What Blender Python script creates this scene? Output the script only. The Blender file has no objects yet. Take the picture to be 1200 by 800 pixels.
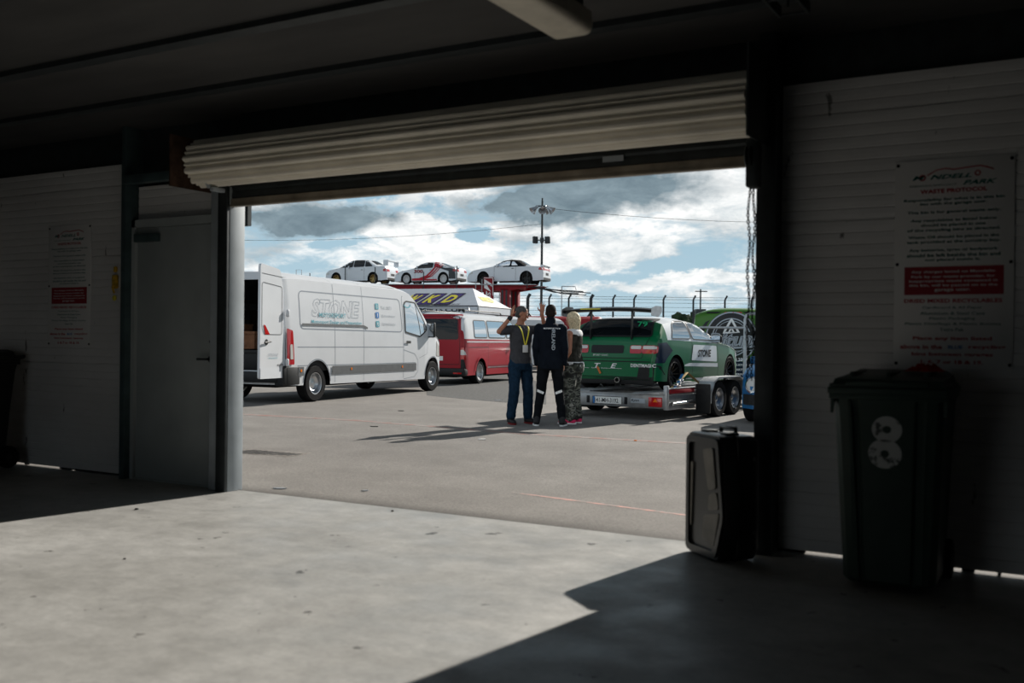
import bpy, bmesh, math, random
import numpy as np
from mathutils import Vector, Matrix
from mathutils.bvhtree import BVHTree
random.seed(7)
S = bpy.context.scene
COL = S.collection
PI = math.pi
rad = math.radians
GZ = -0.05            # outside ground level away from the door
# ------------------------------------------------------------------ camera
cam_d = bpy.data.cameras.new('camera'); cam = bpy.data.objects.new('camera', cam_d); COL.objects.link(cam)
cam_d.lens = 35; cam_d.sensor_width = 36; cam_d.clip_end = 2000
CAM = Vector((0, 0, 1.2))
RC = (Matrix.Rotation(rad(29.7), 3, 'Z') @ Matrix.Rotation(rad(90 - 0.1), 3, 'X') @ Matrix.Rotation(rad(0.6), 3, 'Z'))
cam.matrix_world = Matrix.Translation(CAM) @ RC.to_4x4()
cam_d.dof.use_dof = True; cam_d.dof.focus_distance = 19.0; cam_d.dof.aperture_fstop = 2.2
S.camera = cam
F = 35 / 36 * 1200
def ray(px, py): return RC @ Vector(((px - 600) / F, -(py - 400) / F, -1))
def G(px, py, z=GZ):                 # where a sight line meets level z
    d = ray(px, py); t = (z - CAM.z) / d.z
    return CAM + d * t
def onY(px, py, y):                  # where a sight line meets the plane y
    d = ray(px, py); return CAM + d * (y / d.y)
def Zat(px, py, Z):                  # at depth Z
    return CAM + ray(px, py) * Z
FWD = Vector((-math.sin(rad(29.7)), math.cos(rad(29.7)), 0)); RGT = Vector((math.cos(rad(29.7)), math.sin(rad(29.7)), 0))
def CW(X, Z, z=GZ): 
    v = FWD * Z + RGT * X; v.z = z; return v
# ------------------------------------------------------------------ materials
def node_mat(name):
    m = bpy.data.materials.new(name); m.use_nodes = True
    nt = m.node_tree; return m, nt, nt.nodes['Principled BSDF']
def setp(b, **k):
    for a, v in k.items():
        n = {'color': 'Base Color', 'rough': 'Roughness', 'metal': 'Metallic', 'ior': 'IOR', 'coat': 'Coat Weight', 'croug': 'Coat Roughness',
             'spec': 'Specular IOR Level', 'alpha': 'Alpha', 'sheen': 'Sheen Weight'}[a]
        b.inputs[n].default_value = (*v, 1) if a == 'color' else v
def lin(c):
    return tuple((x / 12.92 if x <= .04045 else ((x + .055) / 1.055) ** 2.4) for x in c)
def rgb(r, g, b): return lin((r / 255, g / 255, b / 255))
def mat(name, color, rough=.5, metal=0, var=.0, scale=8., bump=0., **k):
    k.setdefault('spec', .5 if metal > .3 else (.06 if rough >= .74 else .28)); m, nt, b = node_mat(name); setp(b, color=color, rough=rough, metal=metal, **k)
    if var or bump:
        tc = nt.nodes.new('ShaderNodeTexCoord'); n = nt.nodes.new('ShaderNodeTexNoise'); n.inputs['Scale'].default_value = scale; n.inputs['Detail'].default_value = 6
        nt.links.new(tc.outputs['Object'], n.inputs['Vector'])
        if var:
            r = nt.nodes.new('ShaderNodeValToRGB'); r.color_ramp.elements[0].position = .3; r.color_ramp.elements[1].position = .7
            r.color_ramp.elements[0].color = (*[c * (1 - var) for c in color], 1); r.color_ramp.elements[1].color = (*[min(1, c * (1 + var)) for c in color], 1)
            nt.links.new(n.outputs['Fac'], r.inputs['Fac']); nt.links.new(r.outputs['Color'], b.inputs['Base Color'])
        if bump:
            bp = nt.nodes.new('ShaderNodeBump'); bp.inputs['Strength'].default_value = bump; bp.inputs['Distance'].default_value = .01
            nt.links.new(n.outputs['Fac'], bp.inputs['Height']); nt.links.new(bp.outputs['Normal'], b.inputs['Normal'])
    return m
def paint(name, color, rough=.35, coat=.22, **k): return mat(name, color, rough, coat=coat, croug=.05, var=.03, scale=2, **k)
M = {}
M['white_paint'] = paint('white paint', (.60, .615, .64))
M['silver_white'] = paint('pearl white paint', (.66, .70, .74))
M['red_paint'] = paint('red paint', (.30, .003, .014), .4, .15)
M['green_paint'] = paint('green paint', (.002, .12, .042), .3, .18)
M['navy_paint'] = paint('navy paint', (.006, .012, .03), .25)
M['lime_paint'] = paint('lime paint', (.05, .165, .015))
M['blue_paint'] = paint('blue paint', (.01, .12, .30))
M['black_paint'] = paint('black paint', (.004, .005, .006), .35, .2, spec=.3)
M['soft_top'] = mat('black fabric hood', (.008, .009, .011), .9)
M['dark_grey_paint'] = paint('dark grey paint', (.03, .034, .04), .3)
M['lorry_red'] = mat('transporter red paint', (.22, .003, .010), .55, spec=.3, var=.1)
M['black_plastic'] = mat('black plastic', (.012, .013, .014), .5, var=.2, scale=20)
M['grey_plastic'] = mat('grey plastic', (.10, .105, .11), .5, var=.1)
M['under'] = mat('underbody', (.006, .006, .006), .8, var=.3)
M['tyre'] = mat('tyre rubber', (.014, .014, .015), .75, var=.15, scale=12, bump=.1)
M['alloy'] = mat('alloy', (.62, .63, .65), .28, 1., var=.05)
M['alloy_white'] = mat('white wheel enamel', (.7, .7, .7), .35)
M['gold'] = mat('bronze wheel enamel', (.35, .25, .10), .35, .8)
M['chrome'] = mat('chrome', (.8, .8, .8), .1, 1.)
M['glass_dark'] = mat('tinted glass', (.006, .008, .010), .03, ior=1.55, var=.1)
M['glass_bright'] = mat('sky reflecting glass', (.62, .66, .70), .03, .85)
M['red_lens'] = mat('red lens', (.45, .008, .012), .12, coat=1.)
M['clear_lens'] = mat('clear lens', (.55, .55, .53), .1, coat=1.)
M['amber'] = mat('amber lens', (.75, .2, .02), .2)
M['plate'] = mat('plate white', (.75, .76, .74), .4)
M['ink'] = mat('black ink', (.008, .008, .01), .5)
M['white_ink'] = mat('white ink', (.75, .76, .76), .5)
M['teal_ink'] = mat('teal ink', (.10, .33, .40), .5)
M['blue_ink'] = mat('blue ink', (.03, .16, .42), .5)
M['grey_ink'] = mat('grey ink', (.36, .40, .44), .5)
M['red_ink'] = mat('red ink', (.42, .015, .03), .5)
M['sign_red'] = mat('sign red', (.30, .02, .03), .5)
M['sign_green'] = mat('sign green', (.01, .13, .11), .5)
M['green_ink'] = mat('green ink', (.02, .55, .22), .5)
M['purple'] = mat('purple print', (.07, .045, .19), .6)
M['yellow'] = mat('yellow print', (.75, .65, .06), .6)
M['canopy'] = mat('canopy fabric', (.52, .55, .60), .7, var=.05, scale=3)
M['galv'] = mat('galvanised steel', (.42, .44, .46), .42, .85, var=.15, scale=14)
M['alu'] = mat('aluminium deck', (.30, .31, .32), .4, .8, var=.15, scale=9)
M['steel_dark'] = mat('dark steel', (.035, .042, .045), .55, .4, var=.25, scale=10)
M['steel_teal'] = mat('painted steel', (.055, .085, .09), .5, .1, var=.25, scale=8)
M['post_grey'] = mat('grey post paint', (.36, .40, .43), .45, var=.12, scale=5)
M['rust'] = mat('rusty plate', (.07, .042, .03), .8, var=.5, scale=14, bump=.3)
M['fence'] = mat('fence steel', (.035, .04, .045), .6, .5, var=.1)
M['strap'] = mat('ochre webbing', (.33, .24, .11), .8, var=.2, scale=30)
M['strap_blue'] = mat('blue webbing', (.03, .17, .42), .8, var=.2, scale=30)
M['skin'] = mat('skin', (.42, .22, .15), .55, var=.12, scale=14)
M['skin_tan'] = mat('tanned skin', (.36, .16, .10), .5, var=.12, scale=14)
M['hair_grey'] = mat('grey hair', (.075, .072, .07), .8, var=.5, scale=80, bump=.6)
M['hair_dark'] = mat('dark hair', (.018, .013, .011), .8, var=.5, scale=80, bump=.6)
M['hair_blonde'] = mat('blonde hair', (.56, .46, .30), .6, var=.35, scale=40, bump=.8)
M['shirt_grey'] = mat('grey cotton', (.052, .052, .058), .9, var=.12, scale=30, bump=.3)
M['denim'] = mat('denim', (.010, .026, .050), .9, var=.3, scale=25, bump=.3)
M['jacket'] = mat('black navy softshell', (.0055, .008, .013), .75, var=.2, scale=12)
M['trouser_black'] = mat('black tracksuit', (.006, .007, .009), .8, var=.2, scale=12)
M['white_cloth'] = mat('white cloth', (.7, .7, .7), .8, var=.06)
M['pink'] = mat('pink trainer', (.75, .03, .13), .6, var=.1)
M['hi_vis'] = mat('hi vis green', (.25, .72, .05), .7)
M['wood'] = mat('brown box board', (.19, .09, .05), .8, var=.25, scale=9)
M['paper'] = mat('paper', (.72, .71, .70), .7)
M['foliage'] = mat('foliage', (.03, .05, .025), .9, var=.6, scale=2, bump=.8)
M['trunk'] = mat('bark', (.05, .04, .03), .9)
def camo():
    m, nt, b = node_mat('camouflage cotton'); setp(b, rough=.9)
    tc = nt.nodes.new('ShaderNodeTexCoord'); mp = nt.nodes.new('ShaderNodeMapping'); mp.inputs['Scale'].default_value = (5, 5, 9)
    n = nt.nodes.new('ShaderNodeTexNoise'); n.inputs['Scale'].default_value = 1.3; n.inputs['Detail'].default_value = 2
    r = nt.nodes.new('ShaderNodeValToRGB'); r.color_ramp.interpolation = 'CONSTANT'
    e = r.color_ramp.elements; e[0].color = (.012, .013, .012, 1); e[1].position = .44; e[1].color = (.045, .05, .04, 1)
    for p, c in ((.52, (.16, .165, .14, 1)), (.58, (.02, .022, .02, 1)), (.66, (.26, .26, .23, 1))):
        q = e.new(p); q.color = c
    nt.links.new(tc.outputs['Object'], mp.inputs['Vector']); nt.links.new(mp.outputs['Vector'], n.inputs['Vector']); nt.links.new(n.outputs['Fac'], r.inputs['Fac']); nt.links.new(r.outputs['Color'], b.inputs['Base Color'])
    return m
M['camo'] = camo()
# ------------------------------------------------------------------ object helpers
def tag(o, label=None, cat=None, group=None, kind=None):
    if label: o['label'] = label
    if cat: o['category'] = cat
    if group: o['group'] = group
    if kind: o['kind'] = kind
    return o
def thing(name, label, cat, loc=(0, 0, 0), rz=0, group=None):
    o = bpy.data.objects.new(name, None); COL.objects.link(o); o.location = loc; o.rotation_euler = (0, 0, rz); o.empty_display_size = .1
    return tag(o, label, cat, group)
def link(name, me, m, parent=None, smooth=.7):
    if smooth:
        for p in me.polygons: p.use_smooth = True
        try: me.set_sharp_from_angle(angle=smooth)
        except Exception: pass
    for x in (m if isinstance(m, (list, tuple)) else [m]):
        me.materials.append(M[x] if isinstance(x, str) else x)
    o = bpy.data.objects.new(name, me); COL.objects.link(o)
    if parent: o.parent = parent
    return o
class MB:
    """collects shapes into one mesh"""
    def __init__(s): s.v = []; s.f = []; s.mi = []; s.cur = 0; s.T = Matrix.Identity(4)
    def add(s, vs, fs):
        o = len(s.v); s.v += [tuple(s.T @ Vector(p)) for p in vs]; s.f += [[i + o for i in f] for f in fs]; s.mi += [s.cur] * len(fs); return s
    def box(s, x0, x1, y0, y1, z0, z1, bev=0, T=None):
        bm = bmesh.new(); bmesh.ops.create_cube(bm, size=1)
        for v in bm.verts: v.co = Vector(((x0 + x1) / 2 + v.co.x * (x1 - x0), (y0 + y1) / 2 + v.co.y * (y1 - y0), (z0 + z1) / 2 + v.co.z * (z1 - z0)))
        if bev: bmesh.ops.bevel(bm, geom=bm.edges[:], offset=bev, segments=2, affect='EDGES', profile=.5)
        return s.addbm(bm, T)
    def addbm(s, bm, T=None):
        bm.verts.index_update(); vs = [(T @ v.co if T else v.co.copy()) for v in bm.verts]; fs = [[v.index for v in f.verts] for f in bm.faces]; bm.free(); return s.add(vs, fs)
    def rings(s, R, close=False, cap=True):
        n = len(R[0]); vs = [p for r in R for p in r]; fs = []
        k = len(R) if close else len(R) - 1
        for i in range(k):
            a = i * n; b = ((i + 1) % len(R)) * n
            for j in range(n): j2 = (j + 1) % n; fs.append([a + j, a + j2, b + j2, b + j])
        if cap and not close: fs.append(list(range(n))[::-1]); fs.append([(len(R) - 1) * n + j for j in range(n)])
        return s.add(vs, fs)
    def tube(s, pts, r, n=10, cap=True, ry=None):
        pts = [Vector(p) for p in pts]; R = []
        rs = r if isinstance(r, (list, tuple)) else [r] * len(pts)
        t0 = (pts[1] - pts[0]).normalized(); up = Vector((0, 0, 1)) if abs(t0.z) < .9 else Vector((1, 0, 0))
        u = t0.cross(up).normalized()
        for i, p in enumerate(pts):
            t = (pts[min(i + 1, len(pts) - 1)] - pts[max(i - 1, 0)]).normalized()
            u = (u - t * u.dot(t)).normalized(); w = t.cross(u)
            R.append([p + u * math.cos(2 * PI * k / n) * rs[i] + w * math.sin(2 * PI * k / n) * (ry or rs[i]) for k in range(n)])
        return s.rings(R, cap=cap)
    def lathe(s, prof, n=32, T=None, closed=False):
        """profile (r, h) around z"""
        R = [[Vector((r * math.cos(2 * PI * k / n), r * math.sin(2 * PI * k / n), h)) for k in range(n)] for r, h in prof]
        if T: R = [[T @ p for p in r] for r in R]
        return s.rings(R, close=closed, cap=not closed)
    def prism(s, poly, z0, z1, T=None):
        n = len(poly); vs = [Vector((a, b, z0)) for a, b in poly] + [Vector((a, b, z1)) for a, b in poly]
        if T: vs = [T @ p for p in vs]
        return s.add(vs, [list(range(n))[::-1], [n + i for i in range(n)]] + [[i, (i + 1) % n, n + (i + 1) % n, n + i] for i in range(n)])
    def sphere(s, c, r, n=16, T=None):
        c = Vector(c); r = Vector((r, r, r)) if not hasattr(r, '__len__') else Vector(r)
        R = []
        for i in range(1, n // 2):
            a = PI * i / (n // 2); R.append([c + Vector((r.x * math.sin(a) * math.cos(2 * PI * k / n), r.y * math.sin(a) * math.sin(2 * PI * k / n), -r.z * math.cos(a))) for k in range(n)])
        if T: R = [[T @ p for p in q] for q in R]
        return s.rings(R)
    def capsule(s, p0, p1, r0, r1, n=14, flat=1., axis=None):
        p0 = Vector(p0); p1 = Vector(p1); t = (p1 - p0); L = t.length or 1e-6; t = t / L
        up = Vector(axis) if axis else (Vector((1, 0, 0)) if abs(t.x) < .8 else Vector((0, 0, 1)))
        u = (up - t * up.dot(t)).normalized(); w = t.cross(u); R = []
        def ring(c, r): R.append([c + u * math.cos(2 * PI * k / n) * r * flat + w * math.sin(2 * PI * k / n) * r for k in range(n)])
        for a in (-85, -60, -30, 0): ring(p0 + t * math.sin(rad(a)) * r0, r0 * math.cos(rad(a)))
        for a in (0, 30, 60, 85): ring(p1 + t * math.sin(rad(a)) * r1, r1 * math.cos(rad(a)))
        return s.rings(R)
    def mesh(s, name='m'):
        me = bpy.data.meshes.new(name); me.from_pydata([tuple(v) for v in s.v], [], s.f)
        me.polygons.foreach_set('material_index', s.mi); me.update(); 
        bm = bmesh.new(); bm.from_mesh(me); bmesh.ops.recalc_face_normals(bm, faces=bm.faces[:]); bm.to_mesh(me); bm.free()
        return me
    def build(s, name, m, parent=None, smooth=.7): return link(name, s.mesh(name), m, parent, smooth)
def solid(mb, name, m, parent=None, voxel=.008, smooth=3, cut=None):
    """union of overlapping closed shapes as one continuous skin"""
    me = mb.mesh('tmp'); o = bpy.data.objects.new('tmp', me); COL.objects.link(o)
    r = o.modifiers.new('r', 'REMESH'); r.mode = 'VOXEL'; r.voxel_size = voxel; r.adaptivity = 0
    if smooth: q = o.modifiers.new('s', 'SMOOTH'); q.iterations = smooth; q.factor = .5
    dg = bpy.context.evaluated_depsgraph_get(); dg.update()
    me2 = bpy.data.meshes.new_from_object(o.evaluated_get(dg)); me2.materials.clear()
    bpy.data.objects.remove(o); bpy.data.meshes.remove(me)
    if cut:
        bm = bmesh.new(); bm.from_mesh(me2); bmesh.ops.delete(bm, geom=[f for f in bm.faces if cut(f.calc_center_median())], context='FACES'); bm.to_mesh(me2); bm.free()
    me2.name = name
    return link(name, me2, m, parent, 0) if False else link(name, me2, m, parent, 1.2)
def textgeo(txt, size=1., bold=0., shear=0., align='CENTER', res=2, line=1., space=1.):
    c = bpy.data.curves.new('t', 'FONT'); c.body = txt; c.size = size; c.offset = bold; c.shear = shear; c.align_x = align; c.align_y = 'CENTER'; c.resolution_u = res
    c.space_line = line; c.space_character = space
    o = bpy.data.objects.new('t', c); COL.objects.link(o)
    dg = bpy.context.evaluated_depsgraph_get(); dg.update()
    me = bpy.data.meshes.new_from_object(o.evaluated_get(dg)); v = [(p.co.x, p.co.y) for p in me.vertices]; f = [list(p.vertices) for p in me.polygons]
    bpy.data.objects.remove(o); bpy.data.curves.remove(c); bpy.data.meshes.remove(me)
    return v, f
def fit(g, w=None, h=None, cx=0, cy=0):
    v, f = g; xs = [p[0] for p in v]; ys = [p[1] for p in v]; sx = w / (max(xs) - min(xs)) if w else None; sy = h / (max(ys) - min(ys)) if h else None
    sx = sx or sy; sy = sy or sx; mx = (max(xs) + min(xs)) / 2; my = (max(ys) + min(ys)) / 2
    return [((p[0] - mx) * sx + cx, (p[1] - my) * sy + cy) for p in v], f
def rpoly(pts, r=.05, n=5):
    """round the corners of a polygon"""
    out = []; N = len(pts)
    for i in range(N):
        p = Vector(pts[i][:2]); rr = pts[i][2] if len(pts[i]) > 2 else r
        a = (Vector(pts[i - 1][:2]) - p); b = (Vector(pts[(i + 1) % N][:2]) - p)
        k = min(rr, a.length * .45, b.length * .45)
        if k < 1e-4: out.append(tuple(p)); continue
        A = p + a.normalized() * k; B = p + b.normalized() * k
        for j in range(n + 1): t = j / n; q = A * (1 - t) ** 2 + p * 2 * t * (1 - t) + B * t * t; out.append(tuple(q))
    return out
def strip(pts, w, closed=False):
    """thin band along a polyline, in 2D"""
    P = [Vector(p[:2]) for p in pts]; 
    if closed: P.append(P[0])
    Q = []
    for a, b in zip(P, P[1:]):
        n = max(1, int((b - a).length / .05)); Q += [a.lerp(b, i / n) for i in range(n)]
    Q.append(P[-1]); v = []; f = []
    for i, p in enumerate(Q):
        t = (Q[min(i + 1, len(Q) - 1)] - Q[max(i - 1, 0)]); 
        if t.length < 1e-9: t = Vector((1, 0))
        t.normalize(); n = Vector((-t.y, t.x)) * w / 2; v += [tuple(p + n), tuple(p - n)]
        if i: k = 2 * i; f.append([k - 2, k - 1, k + 1, k])
    return v, f
def outline(g, w):
    v, f = g; cnt = {}
    for q in f:
        for a, b in zip(q, q[1:] + q[:1]): k = (min(a, b), max(a, b)); cnt[k] = cnt.get(k, 0) + 1
    V = []; Fs = []
    for (a, b), c in cnt.items():
        if c > 1: continue
        A, B = Vector(v[a]), Vector(v[b]); t = B - A
        if t.length < 1e-6: continue
        t.normalize(); n = Vector((-t.y, t.x)) * w / 2; A = A - t * w * .3; B = B + t * w * .3; o = len(V); V += [tuple(A + n), tuple(A - n), tuple(B - n), tuple(B + n)]; Fs.append([o, o + 1, o + 2, o + 3])
    return V, Fs
def polygeo(pts, step=.08, holes=None):
    bm = bmesh.new(); vs = [bm.verts.new((a, b, 0)) for a, b in pts]; bm.faces.new(vs)
    xs = [p[0] for p in pts]; ys = [p[1] for p in pts]
    for ax, lo, hi in ((0, min(xs), max(xs)), (1, min(ys), max(ys))):
        k = math.ceil(lo / step)
        while k * step < hi:
            co = [0, 0, 0]; no = [0, 0, 0]; co[ax] = k * step; no[ax] = 1
            bmesh.ops.bisect_plane(bm, geom=bm.verts[:] + bm.edges[:] + bm.faces[:], plane_co=co, plane_no=no); k += 1
    bm.verts.index_update(); v = [(p.co.x, p.co.y) for p in bm.verts]; f = [[q.index for q in p.verts] for p in bm.faces]; bm.free(); return v, f
def disc(cx, cy, r, n=28, r2=None):
    if r2 is None: return polygeo([(cx + r * math.cos(2 * PI * k / n), cy + r * math.sin(2 * PI * k / n)) for k in range(n)], .1)
    v = []; f = []
    for k in range(n):
        a = 2 * PI * k / n; v += [(cx + r * math.cos(a), cy + r * math.sin(a)), (cx + r2 * math.cos(a), cy + r2 * math.sin(a))]; j = 2 * ((k + 1) % n); f.append([2 * k, 2 * k + 1, j + 1, j])
    return v, f
def merge(*gs):
    V = []; Fs = []
    for v, f in gs: o = len(V); V += v; Fs += [[i + o for i in q] for q in f]
    return V, Fs
def tf(g, sx=1, sy=1, dx=0, dy=0, rot=0):
    c, s = math.cos(rot), math.sin(rot); return [((c * a * sx - s * b * sy) + dx, (s * a * sx + c * b * sy) + dy) for a, b in g[0]], g[1]
def flat(name, g, m, parent, T, th=.0):
    """2D shape laid in a plane given by matrix T (x,y of T), faces towards T's +z"""
    me = bpy.data.meshes.new(name); me.from_pydata([tuple(T @ Vector((a, b, 0))) for a, b in g[0]], [], g[1]); me.update(); return link(name, me, m, parent, 0)
# ------------------------------------------------------------------ vehicles (x forward from the rear bumper, y left, z up, ground at 0)
def smooth_curve(pts, xs, w):
    a = np.array(pts, float); fine = np.arange(a[0, 0] - .001, a[-1, 0] + .001, .01); y = np.interp(fine, a[:, 0], a[:, 1])
    if w:
        k = max(1, int(w / .01)); pad = np.pad(y, k, mode='reflect', reflect_type='odd'); ker = np.hanning(2 * k + 1); ker /= ker.sum(); y = np.convolve(pad, ker, 'valid')
    return np.interp(xs, fine, y)
class Shell:
    def __init__(s, L, W, top, belt, plan, sill, wheels, R, Ra, tumble=.25, er=.09, rows=(9, 5, 7), cap_rear=True, topsm=.08, bulge=.05, z_end=None, ez=None):
        s.L, s.W, s.wheels, s.R = L, W, wheels, R
        xs = list(np.arange(0, L, .05)) + [L, .012, .03, L - .012, L - .03]
        for xw in wheels:
            xs += [xw + Ra * math.cos(rad(a)) for a in range(0, 181, 12)] + [xw - Ra - .004, xw + Ra + .004]
        xs = np.array(sorted(x for x in set(round(float(x), 4) for x in xs) if 0 <= x <= L)); s.xs = xs
        T = smooth_curve(top, xs, topsm); Bt = smooth_curve(belt, xs, .1); P = smooth_curve(plan, xs, .03); SL = np.interp(xs, [p[0] for p in sill], [p[1] for p in sill])
        P = np.interp(xs, [p[0] for p in plan], [p[1] for p in plan])
        a, b, c = rows; V = []; n = a + b + c
        for i, x in enumerate(xs):
            lo = SL[i]
            for xw in wheels:
                d = x - xw
                if abs(d) <= Ra + 1e-6: lo = max(lo, R + math.sqrt(max(0, Ra * Ra - d * d)))
            w = W / 2 * P[i]; zs = min(Bt[i], T[i] - .05); zs = max(zs, lo + .02); top_ = max(T[i], zs + .03); e = min(er, (top_ - zs) * .75); ze = top_ - e
            we = w - tumble * (ze - zs); row = []
            for k in range(a):
                t = k / (a - 1); z = lo + (zs - lo) * t; q = (z - .55 * zs) / (zs) ; row.append((x, w * (1 - bulge * 2 * q * q), z))
            w1 = row[-1][1]; we = w1 - tumble * (ze - zs)
            for k in range(1, b + 1): t = k / b; row.append((x, w1 + (we - w1) * t + .012 * math.sin(PI * t) , zs + (ze - zs) * t))
            for k in range(1, c + 1):
                t = k / c; ang = t * PI / 2; y = we * (1 - t) ** 1.0; row.append((x, we * (1 - math.sin(ang * .999) ** 1.6) if False else y, ze + e * (1 - (1 - t) ** 3.2)))
            V.append(row)
        s.V = V; s.n = n; s.a = a; s.cap_rear = cap_rear
        nx = len(xs); N = len(V[0]); s.N = N
        verts = [p for r in V for p in r] + [(p[0], -p[1], p[2]) for r in V for p in r]
        off = nx * N; fl = []; fu = []
        for i in range(nx - 1):
            for j in range(N - 1):
                q = [i * N + j, i * N + j + 1, (i + 1) * N + j + 1, (i + 1) * N + j]; (fl if j < a - 1 else fu).append(q); (fl if j < a - 1 else fu).append([k + off for k in q][::-1])
        caps = []
        def capf(i, lo_j=0):
            out = []
            for j in range(N - 1): 
                q = [i * N + j, i * N + j + 1, off + i * N + j + 1, off + i * N + j]; out.append(q)
            return out
        if cap_rear: caps += capf(0)
        caps += capf(nx - 1)
        s.verts = verts; s.fl = fl + [c for c in caps]; s.fu = fu
        s.bvh = BVHTree.FromPolygons([Vector(v) for v in verts], s.fl + s.fu)
    def parts(s, root, m_low, m_up=None, up_name='roof_shell', rng=None):
        def mk(name, fs, m):
            me = bpy.data.meshes.new(name); me.from_pydata(s.verts, [], fs); bm = bmesh.new(); bm.from_mesh(me)
            bmesh.ops.remove_doubles(bm, verts=bm.verts[:], dist=1e-5)
            bmesh.ops.delete(bm, geom=[v for v in bm.verts if not v.link_faces], context='VERTS'); bmesh.ops.recalc_face_normals(bm, faces=bm.faces[:]); bm.to_mesh(me); bm.free(); return link(name, me, m, root, .55)
        if m_up is None: return mk('body', s.fl + s.fu, m_low)
        U = s.fu; Lw = s.fl
        if rng: U = [q for q in s.fu if rng[0] <= sum(s.verts[i][0] for i in q) / 4 <= rng[1]]; k_ = set(map(tuple, U)); Lw = s.fl + [q for q in s.fu if tuple(q) not in k_]
        b = mk('body', Lw, m_low); mk(up_name, U, m_up); return b
    def hit(s, plane, a, b):
        if plane == 'R': o, d = Vector((a, -4, b)), Vector((0, 1, 0))
        elif plane == 'L': o, d = Vector((a, 4, b)), Vector((0, -1, 0))
        elif plane == 'B': o, d = Vector((-3, a, b)), Vector((1, 0, 0))
        elif plane == 'F': o, d = Vector((s.L + 3, a, b)), Vector((-1, 0, 0))
        else: o, d = Vector((a, b, 6)), Vector((0, 0, -1))
        p, n, i, t = s.bvh.ray_cast(o, d)
        if p is None: return None
        if n.dot(d) > 0: n = -n
        return p, n
    def patch(s, name, g, plane, m, root, off=.006, shell=None):
        v, f = g; pts = []
        for a, b in v:
            h = s.hit(plane, a, b); pts.append(None if h is None else h[0] + h[1] * off)
        fs = [q for q in f if all(pts[i] is not None for i in q)]
        fs = [q for q in fs if max((pts[i] - pts[q[0]]).length for i in q) < .9]
        me = bpy.data.meshes.new(name); me.from_pydata([tuple(p) if p is not None else (0, 0, 0) for p in pts], [], fs)
        bm = bmesh.new(); bm.from_mesh(me); bmesh.ops.delete(bm, geom=[q for q in bm.verts if not q.link_faces], context='VERTS')
        if bm.faces:
            d = {'R': Vector((0, -1, 0)), 'L': Vector((0, 1, 0)), 'B': Vector((-1, 0, 0)), 'F': Vector((1, 0, 0)), 'T': Vector((0, 0, 1))}[plane]
            bm.normal_update()
            for q in bm.faces:
                if q.normal.dot(d) < 0: q.normal_flip()
        bm.to_mesh(me); bm.free()
        return link(name, me, m, root, .6)
    def surf_y(s, x, z, side=-1):
        h = s.hit('R' if side < 0 else 'L', x, z); return abs(h[0].y) if h else s.W / 2
def make_wheel(name, root, x, y, R, w, rimmat='alloy', spokes=5, rr=.66, dish=.03, style='spoke'):
    """axis along y; outer face away from the car"""
    sgn = 1 if y > 0 else -1
    T = Matrix.Translation((x, y, R)) @ Matrix.Rotation(-sgn * PI / 2, 4, 'X')      # local +z -> outward
    r = R * rr; h = w / 2; mb = MB()
    prof = [(r, -h * .9), (r + .01, -h), (R * .93, -h), (R * .985, -h * .8), (R, -h * .45), (R, h * .45), (R * .985, h * .8), (R * .93, h), (r + .012, h), (r, h * .86)]
    mb.lathe(prof, 40, T, closed=True); wh = mb.build(name, 'tyre', root)
    rb = MB(); rb.lathe([(r + .001, -h * .8), (r + .001, h * .86), (r - .004, h * .93), (r - .016, h * .9), (r - .02, h * .2), (r - .022, -h * .8)], 36, T, closed=True)
    hub = h * .55 - dish
    rb.lathe([(.001, hub - .04), (r * .24, hub - .04), (r * .24, hub), (r * .16, hub + .012), (.001, hub + .014)], 20, T)
    if style == 'steel':
        prof = [(r - .018, h * .1), (r * .82, h * .1), (r * .66, hub + .03), (r * .45, hub - .005), (r * .24, hub), (r * .24, hub - .02), (r * .45, hub - .025), (r * .66, hub + .01), (r * .82, h * .08 - .02), (r - .018, h * .08 - .02)]
        rb.lathe(prof, 36, T, closed=True)
        for k in range(12):
            a = 2 * PI * k / 12; Tk = T @ Matrix.Rotation(a, 4, 'Z') @ Matrix.Translation((r * .74, 0, h * .1 + .001)); rb.sphere((0, 0, 0), (r * .05, r * .07, .004), 10, Tk)
    else:
        rb.lathe([(.001, -h * .5), (r - .02, -h * .5), (r - .02, -h * .45), (.001, -h * .45)], 24, T)
        for k in range(spokes):
            a = 2 * PI * k / spokes; Tk = T @ Matrix.Rotation(a, 4, 'Z')
            q = r * .07 if spokes > 8 else r * .12
            vs = [(r * .18, -q, hub), (r * .18, q, hub), (r * .99, q * .7, h * .78), (r * .99, -q * .7, h * .78)]
            vs += [(a_, b_, c_ - .03) for a_, b_, c_ in vs]
            rb.add([Tk @ Vector(p) for p in vs], [[0, 1, 2, 3], [7, 6, 5, 4], [0, 4, 5, 1], [1, 5, 6, 2], [2, 6, 7, 3], [3, 7, 4, 0]])
    rb.build('rim', rimmat, wh); return wh
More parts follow.
